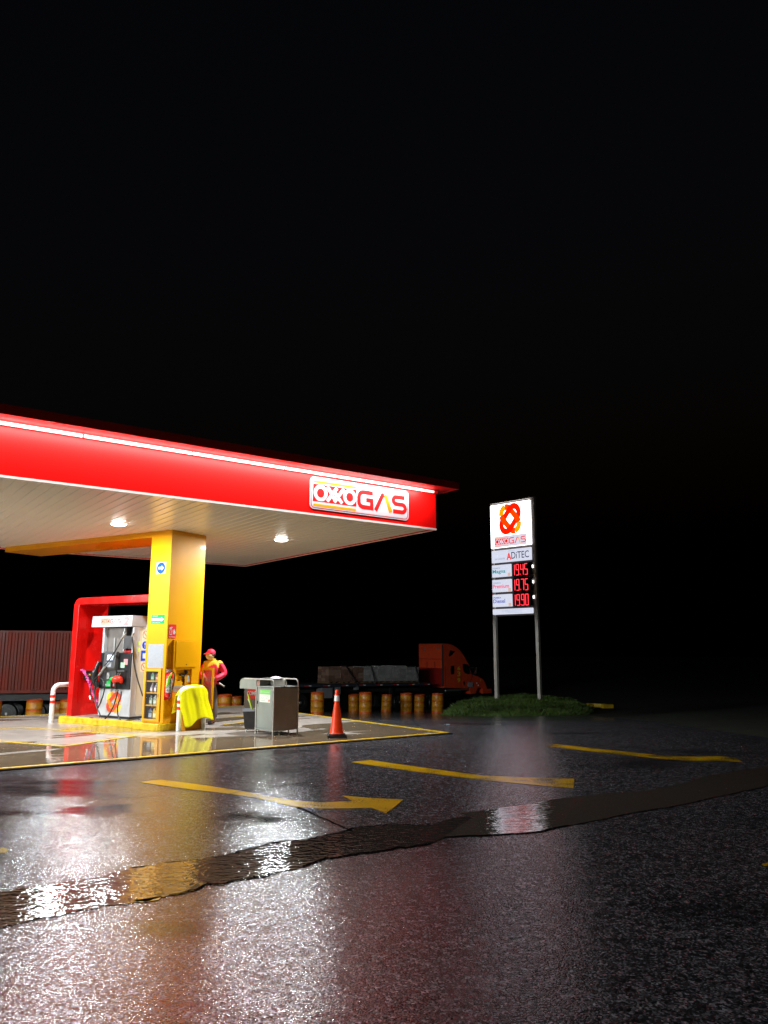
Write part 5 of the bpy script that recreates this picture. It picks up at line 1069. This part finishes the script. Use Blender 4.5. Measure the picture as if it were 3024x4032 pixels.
# pallet loads
sp = [(-7.8, -6.92, 0, 'brown carton pallet load at the rear end of the flatbed'), (-6.90, -6.08, 0, 'brown carton pallet load second from the rear of the flatbed'), (-6.06, -5.27, 0, 'brown carton pallet load next to the wrapped white ones'),
      (-5.25, -4.23, 1, 'grey film wrapped pallet load beside the brown cartons'), (-4.18, -3.08, 1, 'grey film wrapped pallet load in the middle of the flatbed'), (-3.02, -1.97, 1, 'grey film wrapped pallet load second from the truck cab'), (-1.93, -0.92, 1, 'brightest film wrapped pallet load against the truck cab')]
for i, (x0, x1, kd, lab) in enumerate(sp):
    mx = (x0 + x1) / 2; rot = Matrix.Rotation(TA, 4, 'Z') @ Matrix.Rotation(radians(0.9), 4, 'Y')
    P = Vector((B0.x, B0.y, bz)) + rot @ Vector((mx, 0.12, BZ + .075))
    t = thing('pallet_load', lab, 'pallet load', tuple(P), TA, 'pallet loads lined up on the flatbed'); t.rotation_euler = (0, radians(0.9), TA)
    hw = (x1 - x0) / 2; hgt = 0.93 + (0.06 if i in (4, 5) else 0) + 0.02 * (i % 2)
    b = MB(); 
    for zz in (0.0, 0.09): b.box(-hw, hw, 0, 1.1, zz, zz + .03)
    for xx in (-hw, -0.05, hw - .1): b.box(xx, xx + .1, 0, 1.1, 0.031, 0.089)
    b.build('pallet', WOOD, t)
    b = MB(); r4 = random.Random(i); nz = 5; nx = 2 if kd == 0 else 2; zz0 = 0.125; hz = (hgt - 0.125) / nz
    for iz in range(nz):
        for ix in range(nx):
            for iy in range(3):
                w_ = 2 * hw / nx; b.box(-hw + ix * w_ + .006, -hw + (ix + 1) * w_ - .006, 0.01 + iy * .36 + r4.uniform(0, .015), 0.01 + (iy + 1) * .36 - .01, zz0 + iz * hz + .003, zz0 + (iz + 1) * hz - .003)
                b.mi[-6:] = [r4.choice((0, 0, 1))] * 6
    b.build('cartons', [CARTON, mat('pale_carton', (0.30, 0.19, 0.14), 0.6)] if kd == 0 else [WRAP, mat('wrapped_dark_goods', (0.24, 0.23, 0.22), 0.25, vary=0.3, vscale=4)], t)
    if kd:
        b = MB(); b.box(-hw - .004, hw + .004, -0.004, 1.104, 0.10, hgt + .012); b.build('stretch_film', mat('clear_film', (0.75, 0.75, 0.75), 0.14, alpha=0.28, bump=0.02, bscale=6), t)
def strap(xa, xb, lab):
    rot = Matrix.Rotation(TA, 4, 'Z') @ Matrix.Rotation(radians(0.9), 4, 'Y'); P = Vector((B0.x, B0.y, bz))
    pts = [rot @ Vector((xa, 0.6, BZ + 1.075)), rot @ Vector((xa, 0.085, BZ + 1.065)), rot @ Vector((xb, -0.05, BZ + .0))]
    b = MB(); n0 = pts[0].copy(); b.tube([p - pts[2] for p in pts], 0.035, 6); o = b.build('cargo_strap', CHASSIS, None, loc=tuple(P + pts[2])); tag(o, lab, 'strap', 'dark straps over the pallet loads')
strap(-6.62, -5.85, 'dark strap slanting down over the brown carton loads'); strap(-4.78, -4.52, 'dark strap over the first grey wrapped load'); strap(-1.25, -1.02, 'dark strap over the wrapped load next to the cab')

# ------------------------------------------------------------------ dark red container on the left
KA = radians(16); KP = at_depth(330, 2720, 36.0)
kz = gz(KP.x - 5, KP.y - 1.5)
con = thing('cargo_container', 'dark red corrugated container trailer parked in the dark at the left edge', 'container', (KP.x, KP.y, kz), KA)
kb = KP.z - kz; 
zb = 1.7 - (2726 - 2560) / 3010 * 35 - kz; zt = 1.7 + (2560 - 2487) / 3010 * 35 - kz
prof = []; x = 0.0
while x > -12.2:
    prof += [(x, 0.0), (x - 0.09, 0.0), (x - 0.135, 0.045), (x - 0.225, 0.045), (x - 0.27, 0.0)]; x -= 0.27
b = MB(); n = len(prof); b.add([(a, h, zb + .14) for a, h in prof] + [(a, h, zt - .1) for a, h in prof], [(i, i + 1, n + i + 1, n + i) for i in range(n - 1)])
b.build('corrugated_side', RUSTC, con)
b = MB(); b.box(-12.2, 0.0, 0.06, 2.4, zb, zt - .02); b.build('container_box', RUSTC, con)
b = MB(); b.box(-12.2, 0, -0.02, 0.058, zt - .1, zt); b.box(-12.2, 0, -0.02, 0.058, zb, zb + .14); b.box(-0.0, 0.12, -0.02, 2.4, zb, zt); b.build('container_frame', RUSTC, con)
b = MB(); b.box(-12.2, 0, 0.4, 2.0, zb - .35, zb - .01); b.box(-7, -4.5, 0.05, 0.3, zb - .7, zb - .1); b.build('trailer_frame', CHASSIS, con)
for xx in (-2.0, -3.2, -10.5): wheel(con, xx, 0.25, 0.45); wheel(con, xx, 2.1, 0.45)

# ------------------------------------------------------------------ pylon sign
SA = radians(-45); SP = at_depth(1942, 2420, 34.5)
pz = -0.55
pyl = thing('price_pylon', 'tall lit fuel price pylon with a red knot emblem and three red prices', 'price sign', (SP.x, SP.y, pz), SA)
def sb_(x0, x1, z0, z1, y0, y1, b): return b.box(x0, x1, y0, y1, z0 - pz, z1 - pz)
for x0, x1 in ((-0.03, 0.12), (2.20, 2.34)):
    b = MB(); sb_(x0, x1, pz, 8.30, 0.0, 0.16, b); b.build('post', POST, pyl, bevel=0.01)
b = MB(); sb_(0.121, 2.199, 3.20, 8.30, 0.05, 0.15, b); b.build('back_frame', PYLF, pyl)
b = MB(); sb_(-0.04, 2.35, 8.301, 8.34, -0.03, 0.18, b); b.build('top_cap', POST, pyl)
fp = Flat(lambda a, b_, t_: (a, -t_, b_ - pz))
def face(nm, x0, x1, z0, z1, mm, r=0.02, y=0.0, par=pyl):
    b = MB(); fp.poly(b, rrect(x0, x1, z0, z1, r, 3), 0.0 - 0.04 + 0.0, 0.035); return b.build(nm, mm, par)
face('main_face', 0.0, 2.15, 6.25, 8.22, SIGNLIT, 0.02)
e4 = bpy.data.objects.new('emblem', None); C.objects.link(e4); e4.parent = pyl
fe = Flat(lambda a, b_, t_: (a, -0.036 - t_, b_ - pz))
knot(fe, 0.48, 1.68, 6.80, 8.20, (litc('lit_emblem_red', (1.0, 0.006, 0.0), 2.2), litc('lit_emblem_orange', (1.0, 0.028, 0.0), 2.4), litc('lit_emblem_yellow', (1.0, 0.2, 0.0), 2.2)), e4, 0.01)
e5 = bpy.data.objects.new('small_logo', None); C.objects.link(e5); e5.parent = pyl
word_mark(fe, 0.18, 1.94, 6.27, 6.76, (L_RED, SIGNLIT2, L_PALE, L_YEL, SIGNLIT2), e5, 0.006, thick=0.85)
face('brand_face', 0.02, 2.13, 5.58, 6.13, SIGNLIT2)
text_obj('A', fe, 0.84, 1.10, 5.66, 5.98, 0.001, L_RED, pyl, weight=0.03)
text_obj('DiTEC', fe, 1.10, 2.03, 5.69, 6.0, 0.002, L_DARK, pyl, weight=0.008)
text_obj('PEMEX', fe, 0.93, 1.30, 6.02, 6.08, 0.001, L_GREY, pyl); text_obj('tecnología', fe, 0.18, 0.76, 5.67, 5.80, 0.001, L_GREY, pyl, weight=0.02); text_obj('aditivos con', fe, 0.18, 0.74, 5.84, 5.92, 0.001, litc('lit_faint_film', (0.55, 0.62, 0.80), 1.0), pyl)
rows = [(4.935, 5.475, 'Magna', '19.45', L_TEAL, L_GREY), (4.265, 4.815, 'Premium', '19.75', L_PINK, L_GREY), (3.61, 4.155, 'Diesel', '19.90', L_BLUE, L_BLUE)]
SEG = {'0': 'abcdef', '1': 'bc', '4': 'fgbc', '5': 'afgcd', '7': 'abc', '9': 'abcdfg'}
for z0, z1, nm, pr, mm, m2 in rows:
    face('grade_face', 0.02, 1.04, z0, z1, SIGNLIT2)
    h = z1 - z0
    text_obj('PEMEX', fe, 0.06, 0.50, z0 + h * .67, z0 + h * .80, 0.001, m2, pyl, weight=0.03)
    wdt = {'Magna': 0.76, 'Premium': 0.93, 'Diesel': 0.70}[nm]
    text_obj(nm, fe, 0.05, wdt, z0 + h * (.22 if nm == 'Magna' else .3), z0 + h * .62, 0.001, mm, pyl, weight=0.022)
    b = MB(); fe.poly(b, [(0.88, z0 + .01), (1.03, z0 + .01), (1.03, z0 + .16), (0.88, z0 + .16)], 0.0, 0.002); b.build('corner_box', L_BOX, pyl)
    b = MB(); sb_(1.12, 2.12, z0 + .0, z1, 0.0, 0.049, b); b.build('digit_board', BLACK, pyl)
    fg = Flat(lambda a, b_, t_: (a, -0.001 - t_, b_ - pz)); x = 1.20; b = MB(); b2 = MB(); dh = h * .86; zb0 = z0 + h * .05; dw = 0.135
    for ch in pr:
        if ch == '.': 
            fg.poly(b, [(x - .02, zb0 + .0), (x + .025, zb0 + .0), (x + .025, zb0 + .05), (x - .02, zb0 + .05)], 0, 0.006); x += 0.035; continue
        zz = {'a': ((0, 1), (1, 1)), 'b': ((1, 1), (1, .5)), 'c': ((1, .5), (1, 0)), 'd': ((0, 0), (1, 0)), 'e': ((0, 0), (0, .5)), 'f': ((0, .5), (0, 1)), 'g': ((0, .5), (1, .5))}
        w_ = dw
        for s_ in SEG[ch]:
            (ax, ay), (bx_, by) = zz[s_]; ax0 = x + (ax * w_ if ch != '1' else 0.02); bx0 = x + (bx_ * w_ if ch != '1' else 0.02); fg.stroke(b, [(ax0, zb0 + ay * dh), (bx0, zb0 + by * dh)], 0.035, 0, 0.006); fg.stroke(b2, [(ax0, zb0 + ay * dh), (bx0, zb0 + by * dh)], 0.014, 0.006, 0.008)
        x += (dw if ch != '1' else 0.03) + 0.075
    b.build('price_digits', LED, pyl); b2.build('digit_core', LEDRIM, pyl)
    zc = z1 - 0.19; b = MB(); sb_(2.16, 2.195, zc - .06, zc + .06, -0.03, 0.04, b); b.build('side_light', SMALLW, pyl)
face('licence_face', 0.01, 2.12, 3.27, 3.51, SIGNLIT2)
text_obj('PL/9790/EXP/ES/2015', fe, 0.52, 1.58, 3.32, 3.46, 0.001, L_GREY, pyl)

# ------------------------------------------------------------------ grass mound with kerb
MC = Vector((7.3, 33.5)); 
def mound(x, y):
    # hump in a skewed frame, long axis running away to the right of the road edge
    d = Vector((x - 5.5, y - 32.3)); a = radians(76); u = d.x * cos(a) + d.y * sin(a); v = -d.x * sin(a) + d.y * cos(a)
    r = sqrt((u / 6.6) ** 2 + (v / 2.95) ** 2)
    return max(0.0, 1 - r ** 2.4)
me = bpy.data.meshes.new('grass_mound'); vs = []; fs = []; NX, NY = 60, 70; X0, X1, Y0, Y1 = 0.5, 11.5, 24, 41
for j in range(NY + 1):
    for i in range(NX + 1):
        x = X0 + (X1 - X0) * i / NX; y = Y0 + (Y1 - Y0) * j / NY; mm_ = mound(x, y)
        tgt = -0.48 + 0.10 * noise.noise(Vector((x * .6, y * .6, 0)))
        g = gz(x, y); z = g - 0.12 + (tgt - g + 0.12) * min(1, mm_ * 2.0) ** 0.8 if mm_ > 0 else g - 0.14
        vs.append((x, y, z))
for j in range(NY):
    for i in range(NX): k = j * (NX + 1) + i; fs.append((k, k + 1, k + NX + 2, k + NX + 1))
me.from_pydata(vs, [], fs); me.materials.append(SOIL)
for p in me.polygons: p.use_smooth = True
o = bpy.data.objects.new('grass_mound', me); C.objects.link(o); tag(o, kind='structure')
def mz(x, y):
    mm_ = mound(x, y); g = gz(x, y); tgt = -0.48 + 0.10 * noise.noise(Vector((x * .6, y * .6, 0)))
    return g - 0.12 + (tgt - g + 0.12) * min(1, mm_ * 2.0) ** 0.8
vs = []; fs = []; rg = random.Random(11); cnt = 0
while cnt < 34000:
    x = rg.uniform(X0, X1); y = rg.uniform(Y0, Y1)
    if mound(x, y) < 0.03: continue
    z = mz(x, y); h = rg.uniform(0.08, 0.24) * (0.7 + 0.6 * noise.noise(Vector((x * .9, y * .9, 4)))); a = rg.uniform(0, pi); w_ = rg.uniform(0.012, 0.03); lx_, ly_ = rg.gauss(0, .10), rg.gauss(0, .10)
    k = len(vs); vs += [(x - w_ * cos(a), y - w_ * sin(a), z - .02), (x + w_ * cos(a), y + w_ * sin(a), z - .02), (x + lx_ * .5 + w_ * .6 * cos(a), y + ly_ * .5, z + h * .6), (x + lx_, y + ly_, z + h)]; fs += [(k, k + 1, k + 2), (k, k + 2, k + 3)]; cnt += 1
me = bpy.data.meshes.new('grass'); me.from_pydata(vs, [], fs); me.materials.append(GRASS); o = bpy.data.objects.new('grass', me); C.objects.link(o)
tag(o, 'rough wet grass covering the mound round the price pylon', 'grass', kind='stuff')
# broken yellow kerb stones along the mound
ks = [(1762, 2782), (1800, 2781), (1840, 2783), (1872, 2786), (1905, 2786), (1935, 2786), (1960, 2786), (2330, 2782), (2362, 2784), (2392, 2787)]
for i, (px, py) in enumerate(ks):
    g = ground_at(px, py); o = MB().box(-0.24, 0.24, -0.08, 0.08, 0, 0.16).build('kerb_stone', KERBY, None, bevel=0.02, loc=(g.x, g.y, gz(g.x, g.y) - 0.02), rz=random.uniform(-.5, .3))
    tag(o, None, 'kerb stone', 'yellow kerb stones along the foot of the grass mound')
    o['label'] = 'worn yellow kerb stone at the foot of the grass mound, ' + ('towards the drums' if i < 7 else 'at its right end')
# scattered litter
for px, py in ((1748, 2787), (1762, 2855)):
    g = on_z(px, py, -0.02) if py > 2840 else ground_at(px, py); b = MB(); b.prism([(-0.04, -0.02), (0.05, -0.03), (0.04, 0.03), (-0.03, 0.025)], lambda a, c_, t_: (a, c_, t_), 0.005, 0.02)
    o = b.build('paper_scrap', PALEP, None, loc=tuple(g)); tag(o, 'small pale paper scrap on asphalt ' + ('by the kerb of the grass mound' if py < 2840 else 'beyond the apron corner'), 'litter')

# ------------------------------------------------------------------ night sky
w = bpy.data.worlds.new('World'); S.world = w; w.use_nodes = True; nt = w.node_tree
bg = nt.nodes['Background']; sky = nt.nodes.new('ShaderNodeTexSky'); sky.sky_type = 'NISHITA'; sky.sun_disc = False; sky.sun_elevation = radians(-4); sky.sun_rotation = radians(200)
nt.links.new(sky.outputs['Color'], bg.inputs['Color']); bg.inputs['Strength'].default_value = 0.12

S.render.engine = 'CYCLES'
S.cycles.max_bounces = 8; S.cycles.diffuse_bounces = 4; S.cycles.glossy_bounces = 4; S.cycles.transparent_max_bounces = 12
S.cycles.sample_clamp_indirect = 6.0; S.cycles.sample_clamp_direct = 150.0; S.cycles.use_denoising = True
try: S.cycles.denoising_prefilter = 'ACCURATE'; S.cycles.denoising_input_passes = 'RGB_ALBEDO_NORMAL'
except Exception: pass
for m_ in bpy.data.materials:
    if (m_.name.startswith('lit_') and m_.name not in ('lit_white_sign_face', 'lit_pale_sign_face')) or m_.name == 'green_button':
        m_.cycles.emission_sampling = 'NONE'
S.cycles.caustics_reflective = False; S.cycles.caustics_refractive = False
